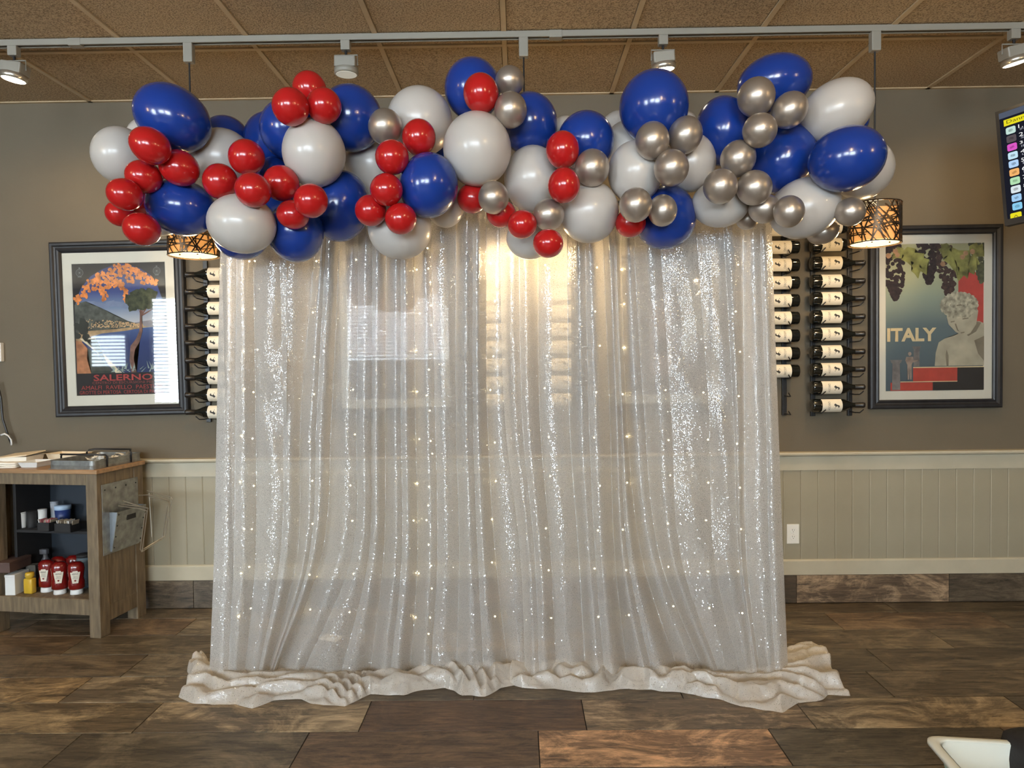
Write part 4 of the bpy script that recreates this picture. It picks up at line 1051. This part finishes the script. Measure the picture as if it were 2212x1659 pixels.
# condiments
def ketchup():
    t = thing('ketchup_bottle', 'x', 'bottle')
    H = .155; s = bmesh.new()
    prof = [(.026,.022),(.036,.030),(.036,.060),(.032,.078),(.034,.10),(.037,.125),(.034,.145),(.020,.156),(.0,.158)]
    bm = lathe(prof, 24)
    for v in bm.verts: v.co.y *= .72
    obj('squeeze_body', bm, M_red_b, t, True)
    bm = lathe([(.0,0),(.027,0),(.028,.004),(.027,.021),(.024,.023)], 24)
    for v in bm.verts: v.co.y *= .8
    obj('cap', bm, M_white, t, True)
    def on(pts, m, name, off):
        vs = []
        for x, z in pts:
            rr = .0375; a = max(-1,min(1,x/rr)); vs.append((x, -.72*rr*math.sqrt(1-a*a)-off, z))
        me = bpy.data.meshes.new(name); me.from_pydata(vs,[],[list(range(len(vs)))]); me.materials.append(m)
        o = bpy.data.objects.new(name, me); COL.objects.link(o); o.parent = t; return o
    k = [(-.012,.058),(.012,.058),(.019,.098),(.021,.112),(.012,.112),(.010,.118),(-.010,.118),(-.012,.112),(-.021,.112),(-.019,.098)]
    on([(x*1.0,z) for x,z in k], M_label, 'keystone_label', .002)
    for s_, z, w_, h_ in (('HEINZ',.104,.026,.007),('TOMATO',.090,.020,.004),('KETCHUP',.083,.022,.004)):
        me = text_mesh(s_, 1); xs = [v.co.x for v in me.vertices]; ys = [v.co.y for v in me.vertices]
        for v in me.vertices:
            x = ((v.co.x-min(xs))/(max(xs)-min(xs))-.5)*w_; zz = z+((v.co.y-min(ys))/(max(ys)-min(ys))-.5)*h_
            v.co = Vector((x, -.72*.0375*math.sqrt(1-(x/.0375)**2)-.0026, zz)) if False else v.co
        for v, X_, Y_ in zip(me.vertices, xs, ys):
            x = ((X_-min(xs))/(max(xs)-min(xs))-.5)*w_; zz = z+((Y_-min(ys))/(max(ys)-min(ys))-.5)*h_
            v.co = Vector((x, -.72*.0375*math.sqrt(1-(x/.0375)**2)-.0026, zz))
        me.materials.clear(); me.materials.append(M_ink); o = bpy.data.objects.new('lettering', me); COL.objects.link(o); o.parent = t
    on([(-.004,.070),(0,.066),(.004,.070),(.004,.075),(-.004,.075)], M_red_b, 'tomato_mark', .0026)
    return t
kp = ketchup(); first = True
for px, ly, rz, lb in ((165,.085,.55,'red ketchup bottle standing upside down, right one of the front row'),(129,.075,.55,'red ketchup bottle standing upside down, middle one of the front row'),
                       (101,.10,.25,'red ketchup bottle standing upside down, left one of the front row beside the mustard'),(127,.17,.1,'red ketchup bottle behind the front row, only its shoulder showing'),(160,.20,.2,'red ketchup bottle in the back of the lower shelf, in shadow')):
    b = kp if first else copy_tree(kp); first = False
    b.location = loc_at(px, 1250, ly, zB0); b.rotation_euler = (0,0,ROT+rz); b['label'] = lb; b['group'] = 'ketchup bottles in the cabinet'
    b.scale = (1.12,1.12,1.12)
q = loc_at(65,1270,.06,zB0); t = thing('mustard_bottle','yellow mustard squeeze bottle standing upside down left of the ketchup','bottle',tuple(q),ROT)
bm = bmesh.new(); ibox(bm,(-.027,-.018,.0),(.027,.018,.085),.008); obj('squeeze_body', bm, M_yellow, t, True)
obj('cap', lathe([(.017,.085),(.019,.09),(.022,.094),(.022,.112),(.019,.116),(.0,.117)], 20), M_yellow, t, True)
def plainbox(name, px, ly, w, d, h, m, label, cat, rz=0, z=None, flap=True):
    q = loc_at(px, 1250, ly, zB0 if z is None else z); t = thing(name, label, cat, tuple(q), ROT+rz)
    obj('box_body', box((-w/2,-d/2,0),(w/2,d/2,h),.002), m, t)
    if flap:
        obj('lid_flap', box((-w/2-.001,-d/2-.001,h-.012),(w/2+.001,d/2+.001,h+.0015),.001), m, t)
    return t
plainbox('carton', 37, .07, .055, .11, .110, M_white, 'small white carton standing beside the mustard bottle', 'box', .15)
plainbox('carton', 2, .09, .075, .12, .125, mat('bluish_white',(.62,.70,.80),.4,var=.03), 'white carton with a slanted face at the lower left edge of the photo', 'box', .1)
t = plainbox('brown_carton', 17, .07, .15, .16, .055, mat('brown_card',(.085,.048,.038),.6,var=.15), 'dark brown flat carton lying on the white cartons in the lower left', 'box', .12, zB0+.128)
plainbox('paper_bag', 72, .16, .05, .05, .13, mat('grey_card',(.10,.095,.08),.7,var=.1), 'grey cardboard sleeve behind the mustard bottle', 'box', .3, flap=False)
q = loc_at(98,1200,.24,zB0); t = thing('spray_bottle','grey trigger bottle in the dark back of the lower shelf','bottle',tuple(q),ROT)
obj('body', lathe([(.0,0),(.026,0),(.028,.01),(.028,.12),(.012,.15),(.011,.165),(.0,.166)], 18), mat('grey_plastic',(.10,.10,.11),.5,var=.1), t, True)
obj('nozzle', box((-.03,-.012,.165),(.016,.012,.195),.004), mat('grey_plastic',(.1,.1,.11)), t)
q = loc_at(182,1220,.20,zB0); t = thing('glass_jar','clear glass jar at the right rear of the lower shelf','jar',tuple(q),ROT)
obj('jar_body', lathe([(.0,0),(.038,0),(.042,.01),(.042,.15),(.036,.17),(.034,.17),(.039,.148),(.039,.012),(.0,.008)], 28, cap=False), mat('clear_glass',(.6,.75,.85),.05,trans=.8), t, True)
obj('lid', lathe([(.0,.17),(.037,.17),(.038,.185),(.0,.188)], 28), M_dark, t, True)

def cup(px, ly, r, h, m, label, z=zM+.006, nm='cup', cat='cup'):
    q = loc_at(px, 1150, ly, z); t = thing(nm, label, cat, tuple(q), ROT)
    obj('body', lathe([(.0,0),(r*.86,0),(r*.9,.003),(r,h),(r*.94,h),(r*.84,.006),(.0,.006)], 24, cap=False), m, t, True)
    obj('rim', lathe([(r*.94,h-.002),(r*1.04,h-.003),(r*1.05,h+.002),(r*.95,h+.003)], 24), m, t, True)
    return t
cup(48,.15,.024,.085, M_white, 'white cup at the left on the middle cabinet shelf')
cup(93,.19,.022,.095, M_white, 'white cup behind the sugar caddies, middle one of three on the shelf')
cup(119,.26,.02,.125, mat('frosted',(.40,.42,.46),.4,var=.05), 'frosted cup farthest back on the middle cabinet shelf')
cup(70,.16,.026,.09, M_dark, 'black cup between the two white cups on the middle shelf')
q = loc_at(137,1150,.25,zM+.006); t = thing('blue_tub','small tub with a dark blue band behind the sugar caddies','tub',tuple(q),ROT)
obj('tub_body', lathe([(.0,0),(.034,0),(.04,.085),(.0,.086)], 24), mat('navy_plastic',(.02,.04,.16),.4,var=.1), t, True)
obj('lid', lathe([(.0,.086),(.042,.086),(.042,.108),(.0,.11)], 24), mat('pale_blue',(.45,.58,.75),.4,var=.05), t, True)
def caddy(px, ly, w, label):
    q = loc_at(px, 1150, ly, zM+.006); t = thing('sugar_caddy', label, 'caddy', tuple(q), ROT)
    bm = bmesh.new(); h = .048
    ibox(bm,(-w/2,-.035,0),(w/2,.035,.003)); ibox(bm,(-w/2,-.035,0),(w/2,-.031,h)); ibox(bm,(-w/2,.031,0),(w/2,.035,h)); ibox(bm,(-w/2,-.035,0),(-w/2+.004,.035,h)); ibox(bm,(w/2-.004,-.035,0),(w/2,.035,h))
    obj('holder', bm, M_dark, t)
    rnd = random.Random(px); n = 14
    for i in range(n):
        x = -w/2+.01+(w-.02)*i/(n-1); m = [mat('packet_pink',(.48,.14,.15),.6,var=.1),mat('packet_tan',(.40,.33,.24),.6,var=.1),mat('packet_white',(.55,.53,.5),.6,var=.05)][rnd.choice([0,1,2,1])]
        o = obj('sugar_packet', box((-.0022,-.024,0),(.0022,.024,.056),.001), m, t); o.location = (x, rnd.uniform(-.004,.004), .008); o.rotation_euler = (rnd.uniform(-.1,.1), rnd.uniform(-.35,.35), rnd.uniform(-.1,.1))
    return t
caddy(105,.11,.075,'black sugar caddy with pink packets, left of the two on the middle shelf')
caddy(146,.10,.10,'black sugar caddy with tan packets, right of the two on the middle shelf')
plainbox('menu_stack', 0, .12, .05, .10, .10, mat('stack_grey',(.30,.27,.25),.6,var=.2), 'small pale stack of menus at the far left of the cabinet', 'menus', .1, zM-.02)
q_ = bpy.data.objects.get('menu_stack')

# metal pocket organiser on the cabinet side (local X = outwards)
org = thing('metal_organiser', 'riveted grey metal wall pocket screwed to the side of the wooden cabinet', 'organiser', tuple(cw(0,0,0)), ROT)
zo0, zo1 = zf(1205), zf(1050)
def sidey(px, x=0.0, z=.7):
    inv = cabm.inverted(); o = inv @ Vector((0,0,CAMH)); 
    d = inv.to_3x3() @ ray(px, 1120); k = (x-o.x)/d.x; return (o+d*k).y
ya, yb = .03, CD-.05
obj('back_plate', box((.001,ya,zo0),(.005,yb,zo1),.001), M_galv, org)
# pocket front: slanting plate
pz0, pz1 = zo0+.01, zo0+.225
bm = bmesh.new(); xo = .05
v = [bm.verts.new(p) for p in ((.012,ya+.05,pz0),(.012,yb,pz0),(xo,yb,pz1),(xo,ya+.05,pz1),(.016,ya+.05,pz0),(.016,yb,pz0),(xo+.004,yb,pz1),(xo+.004,ya+.05,pz1))]
for f in ((0,1,2,3),(7,6,5,4),(0,4,5,1),(1,5,6,2),(2,6,7,3),(3,7,4,0)): bm.faces.new([v[i] for i in f])
obj('pocket_front', bm, M_galv, org)
bm = bmesh.new()
for y in (ya+.05, yb):
    v = [bm.verts.new(p) for p in ((.004,y,pz0),(.013,y,pz0),(xo,y,pz1),(.004,y,pz1))]; bm.faces.new(v)
obj('pocket_side', bm, mat('zinc_light',(.30,.34,.38),.4,.5,var=.15), org)
bm = bmesh.new(); ym = (ya+.05+yb)/2; zz = pz1-.045; xx = .012+(xo-.012)*((zz-pz0)/(pz1-pz0))+.0045
ibox(bm,(xx,ym-.035,zz-.014),(xx+.002,ym+.035,zz+.014),.0008); obj('handle_slot', bm, M_dark, org)
for y in (ya+.02, ya+.10, ya+.18, yb-.02):
    obj('rivet', lathe([(.0,0),(.004,0),(.005,.0)], 8, 'z') if False else box((.004,y-.004,zo1-.035),(.008,y+.004,zo1-.027),.002), M_dark, org)
for y in (ya+.06, yb-.012):
    for i in range(4):
        z = pz0+.02+i*.06; x = .012+(xo-.012)*((z-pz0)/(pz1-pz0))+.004
        obj('rivet', box((x,y-.0035,z-.0035),(x+.003,y+.0035,z+.0035),.001), M_dark, org)
# chrome wire frames (folding tray stands hung on the organiser)
def wireframe(label, segs, r=.0030):
    base = segs[0][0]; t = thing('wire_frame', label, 'rack', tuple(base))
    for s in segs:
        bm = bmesh.new(); tube(bm, [Vector(p)-base for p in s], r, 8); obj('wire', bm, M_chrome, t)
    return t
def Q(px, py, y): return P(px, py, y)
def loop_seg(pts, dxx, dyy): return [Q(px+dxx, py+dyy, y) for px, py, y in pts]
A1 = [(248,1092,3.74),(302,1099,3.58),(318,1104,3.56),(313,1110,3.56),(303,1186,3.60)]
wireframe('front bright chrome wire hoop sticking out from the cabinet side', [loop_seg(A1,0,0), loop_seg([(249,1088,3.76),(310,1095,3.60),(320,1098,3.58),(318,1106,3.58),(307,1190,3.62)],0,0),
    [Q(266,1082,3.72),Q(320,1099,3.60)], loop_seg([(303,1186,3.60),(306,1192,3.61),(350,1165,3.74)],0,0)])
wireframe('rear bright chrome wire hoop hanging beside the beadboard wall', [loop_seg([(300,1070,3.86),(322,1069,3.82),(366,1081,3.70),(362,1094,3.70),(352,1154,3.74),(350,1165,3.74)],0,0),
    loop_seg([(318,1060,3.86),(370,1074,3.72),(372,1078,3.72),(356,1158,3.75),(310,1186,3.64)],0,0), [Q(322,1073,3.84),Q(360,1083,3.72)], [Q(322,1065,3.86),Q(328,1160,3.87)]])

# galvanised tray with black handles on the cabinet top
def trayloc(x, y, z): return cw(x, y, zT+z)
tr_ = thing('galvanised_tray', 'galvanised metal tray with two raised black handles on the cabinet top', 'tray', tuple(cw(-.145,.18,zT)), ROT-.02)
tw, td, th = .275, .36, .042
bm = bmesh.new(); wall_t = .003
ibox(bm,(-tw/2,-td/2,0),(tw/2,td/2,.003))
def ringwall(bm, w, d, h, r, t_):
    n = 5; pts = []
    for cx_, cy_, a0 in ((w/2-r,d/2-r,0),(-w/2+r,d/2-r,PI/2),(-w/2+r,-d/2+r,PI),(w/2-r,-d/2+r,1.5*PI)):
        for i in range(n+1):
            a = a0+PI/2*i/n; pts.append((cx_+r*math.cos(a), cy_+r*math.sin(a)))
    def ring(off, z):
        out = []
        for (x, y) in pts: l = 1-off/ (w/2); out.append(bm.verts.new((x*(1-off/(w/2)), y*(1-off/(d/2)), z)))
        return out
    R_ = [ring(0,0), ring(-.002,h*.5), ring(.0,h*.52), ring(0,h), ring(-.003,h+.001), ring(-.003,h+.005), ring(.002,h+.005), ring(t_,h), ring(t_,.003)]
    k = len(pts)
    for A, B in zip(R_, R_[1:]):
        for i in range(k): bm.faces.new((A[i],A[(i+1)%k],B[(i+1)%k],B[i]))
ringwall(bm, tw, td, th, .025, .003)
obj('pan', bm, M_galv, tr_)
for s in (-1, 1):
    bm = bmesh.new(); y0 = s*(td/2-.09); yo = s*(td/2-.06)
    tube(bm, [(-tw/2-.004,y0,.004),(-tw/2-.005,y0,.058),(-tw/2+.004,y0+s*.004,.068),(-tw/2+.02,yo,.072),(tw/2-.02,yo,.072),(tw/2-.004,y0+s*.004,.068),(tw/2+.005,y0,.058),(tw/2+.004,y0,.004)], .0048, 8)
    obj('handle', bm, M_black, tr_, True)
rnd = random.Random(3)
for i, (x, y, rz) in enumerate(((.0,.02,.3),(.05,.06,1.1),(-.04,.05,.7),(.03,-.02,2.0),(.07,.10,.2))):
    bm = bmesh.new(); n = 7
    g = [[bm.verts.new(((a-3)*.016, (b-3)*.010, .018+.012*noise.noise(Vector((a*.7,b*.7,i*3)))+.010*math.sin(a*1.6+i))) for b in range(n)] for a in range(n)]
    for a in range(n-1):
        for b in range(n-1): bm.faces.new((g[a][b],g[a+1][b],g[a+1][b+1],g[a][b+1]))
    q = tr_.matrix_basis; wp = Vector(tr_.location)+Matrix.Rotation(ROT,3,'Z')@Vector((x,y,.012+.004*i))
    o = obj('paper_napkin', bm, M_paper, None); o.location = wp; o.rotation_euler = (rnd.uniform(-.25,.35), rnd.uniform(-.3,.3), rz)
    tag(o, ['crumpled cream paper napkin in the tray, middle of the pile','crumpled cream paper napkin in the tray, toward the right rim','crumpled cream paper napkin in the tray, nearest the left rim','crumpled cream paper napkin in the tray, nearest the front','crumpled cream paper napkin at the back of the tray'][i], 'napkin', 'crumpled paper napkins in the tray')
# cream paper trays / stacked napkins at left of the top
M_cream = mat('cream_card',(.80,.66,.46),.6,var=.05)
def boat(px, ly, w, d, h, label, z=0, rz=0, m=None):
    q = loc_at(px, 990, ly, zT+z+.0005); t = thing('paper_tray', label, 'tray', tuple(q), ROT+rz)
    bm = bmesh.new(); o_ = .012
    lo = [bm.verts.new((sx*(w/2-o_), sy*(d/2-o_), 0)) for sx, sy in ((-1,-1),(1,-1),(1,1),(-1,1))]
    hi = [bm.verts.new((sx*w/2, sy*d/2, h)) for sx, sy in ((-1,-1),(1,-1),(1,1),(-1,1))]
    li = [bm.verts.new((sx*(w/2-o_-.002), sy*(d/2-o_-.002), .003)) for sx, sy in ((-1,-1),(1,-1),(1,1),(-1,1))]
    rim = [bm.verts.new((sx*(w/2+.006), sy*(d/2+.006), h-.001)) for sx, sy in ((-1,-1),(1,-1),(1,1),(-1,1))]
    hi2 = [bm.verts.new((sx*(w/2-.002), sy*(d/2-.002), h-.0005)) for sx, sy in ((-1,-1),(1,-1),(1,1),(-1,1))]
    bm.faces.new(lo[::-1]); bm.faces.new(li)
    for i in range(4):
        j = (i+1)%4
        bm.faces.new((lo[i],lo[j],hi[j],hi[i])); bm.faces.new((hi[i],hi[j],rim[j],rim[i])); bm.faces.new((hi2[i],hi2[j],li[j],li[i])); bm.faces.new((hi[i],hi2[i],hi2[j],hi[j]))
    obj('tray_shell', bm, m or M_white, t); return t
boat(78,.10,.11,.13,.030,'white square carton tray just left of the galvanised tray',0,.1)
boat(150,.30,.21,.11,.050,'wide cream tray behind the galvanised tray',0,-.05,M_cream)
boat(45,.17,.17,.15,.050,'cream lidded paper box at the back left of the cabinet top',0,.15,M_paper)
q = loc_at(45,990,.17,zT+.052); o = obj('box_lid', box((-.09,-.08,0),(.09,.08,.006),.002), M_cream); o.location = q; o.rotation_euler = (.05,-.09,ROT+.15); tag(o,'warm cream card lid resting on the paper box at the back left','lid')
for i in range(3):
    q = loc_at(18+i*4, 1000, .07+.012*i, zT+.001+i*.009)
    bm = bmesh.new(); n = 8
    g = [[bm.verts.new(((a-3.5)*.022,(b-3.5)*.018,.007+.004*noise.noise(Vector((a*.5,b*.5,i))))) for b in range(n)] for a in range(n)]
    g2 = [[bm.verts.new(((a-3.5)*.022,(b-3.5)*.018,0)) for b in range(n)] for a in range(n)]
    for a in range(n-1):
        for b in range(n-1): bm.faces.new((g[a][b],g[a+1][b],g[a+1][b+1],g[a][b+1])); bm.faces.new((g2[a][b],g2[a][b+1],g2[a+1][b+1],g2[a+1][b]))
    for a in range(n-1):
        bm.faces.new((g[a][0],g2[a][0],g2[a+1][0],g[a+1][0])); bm.faces.new((g[a][n-1],g[a+1][n-1],g2[a+1][n-1],g2[a][n-1]))
        bm.faces.new((g[0][a],g[0][a+1],g2[0][a+1],g2[0][a])); bm.faces.new((g[n-1][a],g2[n-1][a],g2[n-1][a+1],g[n-1][a+1]))
    o = obj('folded_cloth', bm, M_paper, None, True); o.location = q; o.rotation_euler = (0,0,ROT+.2-.1*i)
    tag(o, ['bottom white folded cloth at the front left of the cabinet top','middle white folded cloth at the front left of the cabinet top','top white folded cloth at the front left of the cabinet top'][i], 'cloth', 'folded cloths on the cabinet')
# cables hanging at the left edge
t = thing('hanging_cable','black cable hanging on the wall at the far left edge','cable',tuple(P(-6,825,W-.03)))
bm = bmesh.new(); tube(bm,[P(a,b,W-.03)-t.location for a,b in ((-6,825),(2,860),(6,905),(14,930),(24,958))],.006,8); obj('cable', bm, M_black, t, True)
t = thing('cable_loop','small white cable loop just above the cabinet top at the left edge','cable',tuple(P(6,940,W-.05)))
bm = bmesh.new(); tube(bm,[P(a,b,W-.05)-t.location for a,b in ((2,940),(10,937),(18,941),(24,950),(25,962))],.005,8); obj('cable', bm, M_white, t, True)

# ------------------------------------------------------------------ tilted menu screen (upper right)
A_ = P(2150,243,3.36); B_ = P(2171,489,3.30)
dn = (B_-A_).normalized(); hgt = (B_-A_).length
ya_ = math.radians(-54); rt_ = Vector((math.cos(ya_), math.sin(ya_), 0)); rt_ = (rt_-dn*rt_.dot(dn)).normalized()
nr = rt_.cross(-dn)      # local: X right, Z up, Y = into the set
up_ = -dn; yv = up_.cross(rt_)
t = thing('menu_screen', 'black wall mounted TV screen listing ten beers, angled in the upper right corner', 'screen', tuple(A_))
t.rotation_euler = Matrix(((rt_.x,yv.x,up_.x),(rt_.y,yv.y,up_.y),(rt_.z,yv.z,up_.z))).to_euler()
Wd = hgt*1.70; z0 = -hgt
obj('casing', box((0,.0,z0),(Wd,.035,0),.006), M_black, t)
bz = .014
obj('bezel', box((0,-.004,z0),(bz,.0,0)), M_black, t); obj('bezel', box((Wd-bz,-.004,z0),(Wd,.0,0)), M_black, t)
obj('bezel', box((bz,-.004,z0),(Wd-bz,.0,z0+.03)), M_black, t); obj('bezel', box((bz,-.004,-.014),(Wd-bz,.0,0)), M_black, t)
obj('display', box((bz,-.002,z0+.03),(Wd-bz,-.0005,-.014)), emis('display_dark',(.011,.012,.02),1.0), t)
scr = t
def sx(f): return f*hgt
def sp(name, x0, z0_, x1, z1, col, s=1.0, bev=0):
    # coordinates as fractions of the height, z downward from the top
    bm = bmesh.new(); r = bev*hgt; pts = []
    X0_, X1_, Za, Zb = x0*hgt, x1*hgt, -z1*hgt, -z0_*hgt
    for cx_, cz_, a0 in ((X1_-r,Zb-r,0),(X0_+r,Zb-r,PI/2),(X0_+r,Za+r,PI),(X1_-r,Za+r,1.5*PI)):
        for i in range(4): a = a0+PI/2*i/3; pts.append((cx_+r*math.cos(a), cz_+r*math.sin(a)))
    bm.faces.new([bm.verts.new((x,-.0026,z)) for x, z in pts]); o = obj(name, bm, emis('scr_%s' % '_'.join('%02d' % int(c*99) for c in col), col, s), scr); return o
def st(s, x0, zc, w, h, col, y=-.0031):
    return text_on('lettering', s, w*hgt, h*hgt, ((x0+w/2)*hgt, -zc*hgt), emis('scr_%s' % '_'.join('%02d' % int(c*99) for c in col), col, 1.0), scr, y)
sp('display_header', .02,.02,1.6,.075,(.10,.12,.17),.8)
sp('yellow_banner', .055,.095,1.55,.150,(.85,.75,.02),.9)
st("Danny Z's Draft List",.075,.123,.52,.040,(.10,.09,.01))
names = ['Bell\'s','Sour','Maple','Anti','Wheat','Haze','Dark','Guard','Amber','Cream']; kinds = ['IPA - Am','Stout','IPA - N','Lager','Pale A','IPA -','IPA -','Stout','Lager','Cider']
cols = [(.55,.75,.68),(.10,.08,.09),(.70,.10,.55),(.55,.78,.90),(.45,.65,.92),(.90,.45,.15),(.45,.75,.45),(.70,.78,.82),(.35,.60,.88),(.25,.60,.85)]
for i in range(10):
    z = .168+i*.073
    sp('beer_icon', .065,z,.135,z+.060,cols[i],.95,.012)
    sp('icon_mark', .083,z+.018,.117,z+.042,tuple(c*.45 for c in cols[i]),.9,.010)
    st('%d. %s' % (i+1, names[i]), .155, z+.018, .20, .032, (.92,.92,.92))
    st(kinds[i], .165, z+.046, .13, .018, (.35,.36,.42))
sp('yellow_button', .045,.905,.125,.965,(.85,.75,.02),.9,.01)
o = st('^', .068,.935,.034,.020,(.25,.2,.02)); sp('round_icon', .16,.905,.22,.965,(.45,.50,.50),.8,.028)
st('dzpubngrill', .05,.983,.22,.018,(.70,.80,.95))
sp('round_icon', .26,.905,.32,.965,(.6,.3,.2),.8,.028)
# wall bracket
ctr = A_+rt_*Wd*.5+dn*hgt*.5+yv*.035
bk = thing('tv_bracket', 'black swivel arm holding the menu screen, hidden behind it', 'bracket', (ctr.x+.55, W, ctr.z))
bm = bmesh.new(); tube(bm, [(0,-.01,0),(.08,(ctr.y-W)*.5,0),(ctr.x-bk.location.x,ctr.y-W+.0,0)], .018, 8); obj('arm', bm, M_black, bk)
obj('wall_plate', box((-.06,-.012,-.10),(.06,0,.10),.003), M_black, bk)

# ------------------------------------------------------------------ plastic tub, lower right
zr = .19
c0 = G(1993,1586,zr); c1 = G(2190,1597,zr); c2 = G(2036,1661,zr)
ex = (c1-c0).normalized(); ey = (c2-c0).normalized(); ey = (ey-ex*ey.dot(ex)).normalized()
TW, TD_ = .56, .40
t = thing('plastic_tub', 'white plastic bus tub on the floor in the lower right corner', 'tub', tuple(Vector((c0.x,c0.y,0))))
t.rotation_euler = (0,0,math.atan2(ex.y,ex.x))
def rr(w, d, ins, z, r=.04, n=5):
    pts = []
    for cx_, cy_, a0 in ((w-ins-r,-ins-r,0),(ins+r,-ins-r,PI/2),(ins+r,-d+ins+r,PI),(w-ins-r,-d+ins+r,1.5*PI)):
        for i in range(n+1): a = a0+PI/2*i/n; pts.append((cx_+r*math.cos(a), cy_+r*math.sin(a), z))
    return pts
bm = bmesh.new(); RR = [[bm.verts.new(p) for p in rr(TW,TD_,*q)] for q in ((.075,.0),(.055,.01),(.028,zr-.02),(.0275,zr-.004))]
RI = [[bm.verts.new(p) for p in rr(TW,TD_,*q)] for q in ((.031,zr-.004),(.032,zr-.02),(.059,.014),(.078,.006))]
k = len(RR[0]); al = 0
for A, B in zip(RR, RR[1:]): 
    for i in range(k): bm.faces.new((A[i],A[(i+1)%k],B[(i+1)%k],B[i]))
bm.faces.new(RR[0][::-1])
b2 = bmesh.new(); RI = [[b2.verts.new(p) for p in rr(TW,TD_,*q)] for q in ((.031,zr-.004),(.032,zr-.02),(.059,.014),(.078,.006))]
for A, B in zip(RI, RI[1:]):
    for i in range(k): b2.faces.new((A[i],A[(i+1)%k],B[(i+1)%k],B[i]))
b2.faces.new(RI[-1]); obj('tub_inside', b2, mat('tub_white',(.80,.82,.74),.35,var=.03), t, True)
obj('tub_body', bm, mat('tub_green_white',(.42,.58,.50),.4,var=.04), t, True)
bm = bmesh.new(); RR = [[bm.verts.new(p) for p in rr(TW,TD_,*q)] for q in ((.029,zr-.006),(.004,zr-.016),(.0,zr-.014),(.0,zr-.004),(.006,zr),(.024,zr),(.031,zr-.006))]
for A, B in zip(RR, RR[1:]+RR[:1]):
    for i in range(k): bm.faces.new((A[i],A[(i+1)%k],B[(i+1)%k],B[i]))
o = obj('rim', bm, mat('tub_white',(.80,.82,.74),.35,var=.03), t, True); o['label'] = 'rolled white rim'
p = G(2262,1668,.12); bg = thing('black_bag','rounded black bag standing in the tub at the very corner of the photo','bag',tuple(Vector((p.x,p.y,.015))))
bm = bmesh.new(); bmesh.ops.create_cube(bm, size=1); bmesh.ops.subdivide_edges(bm, edges=bm.edges[:], cuts=4, use_grid_fill=True)
for v in bm.verts:
    d = v.co.normalized(); c = v.co*.5+d*.34
    v.co = Vector((c.x*.17, c.y*.20, (c.z+.5)*.20+.008*noise.noise(v.co*6)))
obj('bag_body', bm, mat('black_fabric',(.012,.011,.013),.7,bump=.2,bscale=120,var=.2), bg, True)
bm = bmesh.new(); tube(bm, [(-.04,0,.19),(-.035,0,.235),(0,0,.25),(.035,0,.235),(.04,0,.19)], .007, 8); obj('handle', bm, M_black, bg, True)
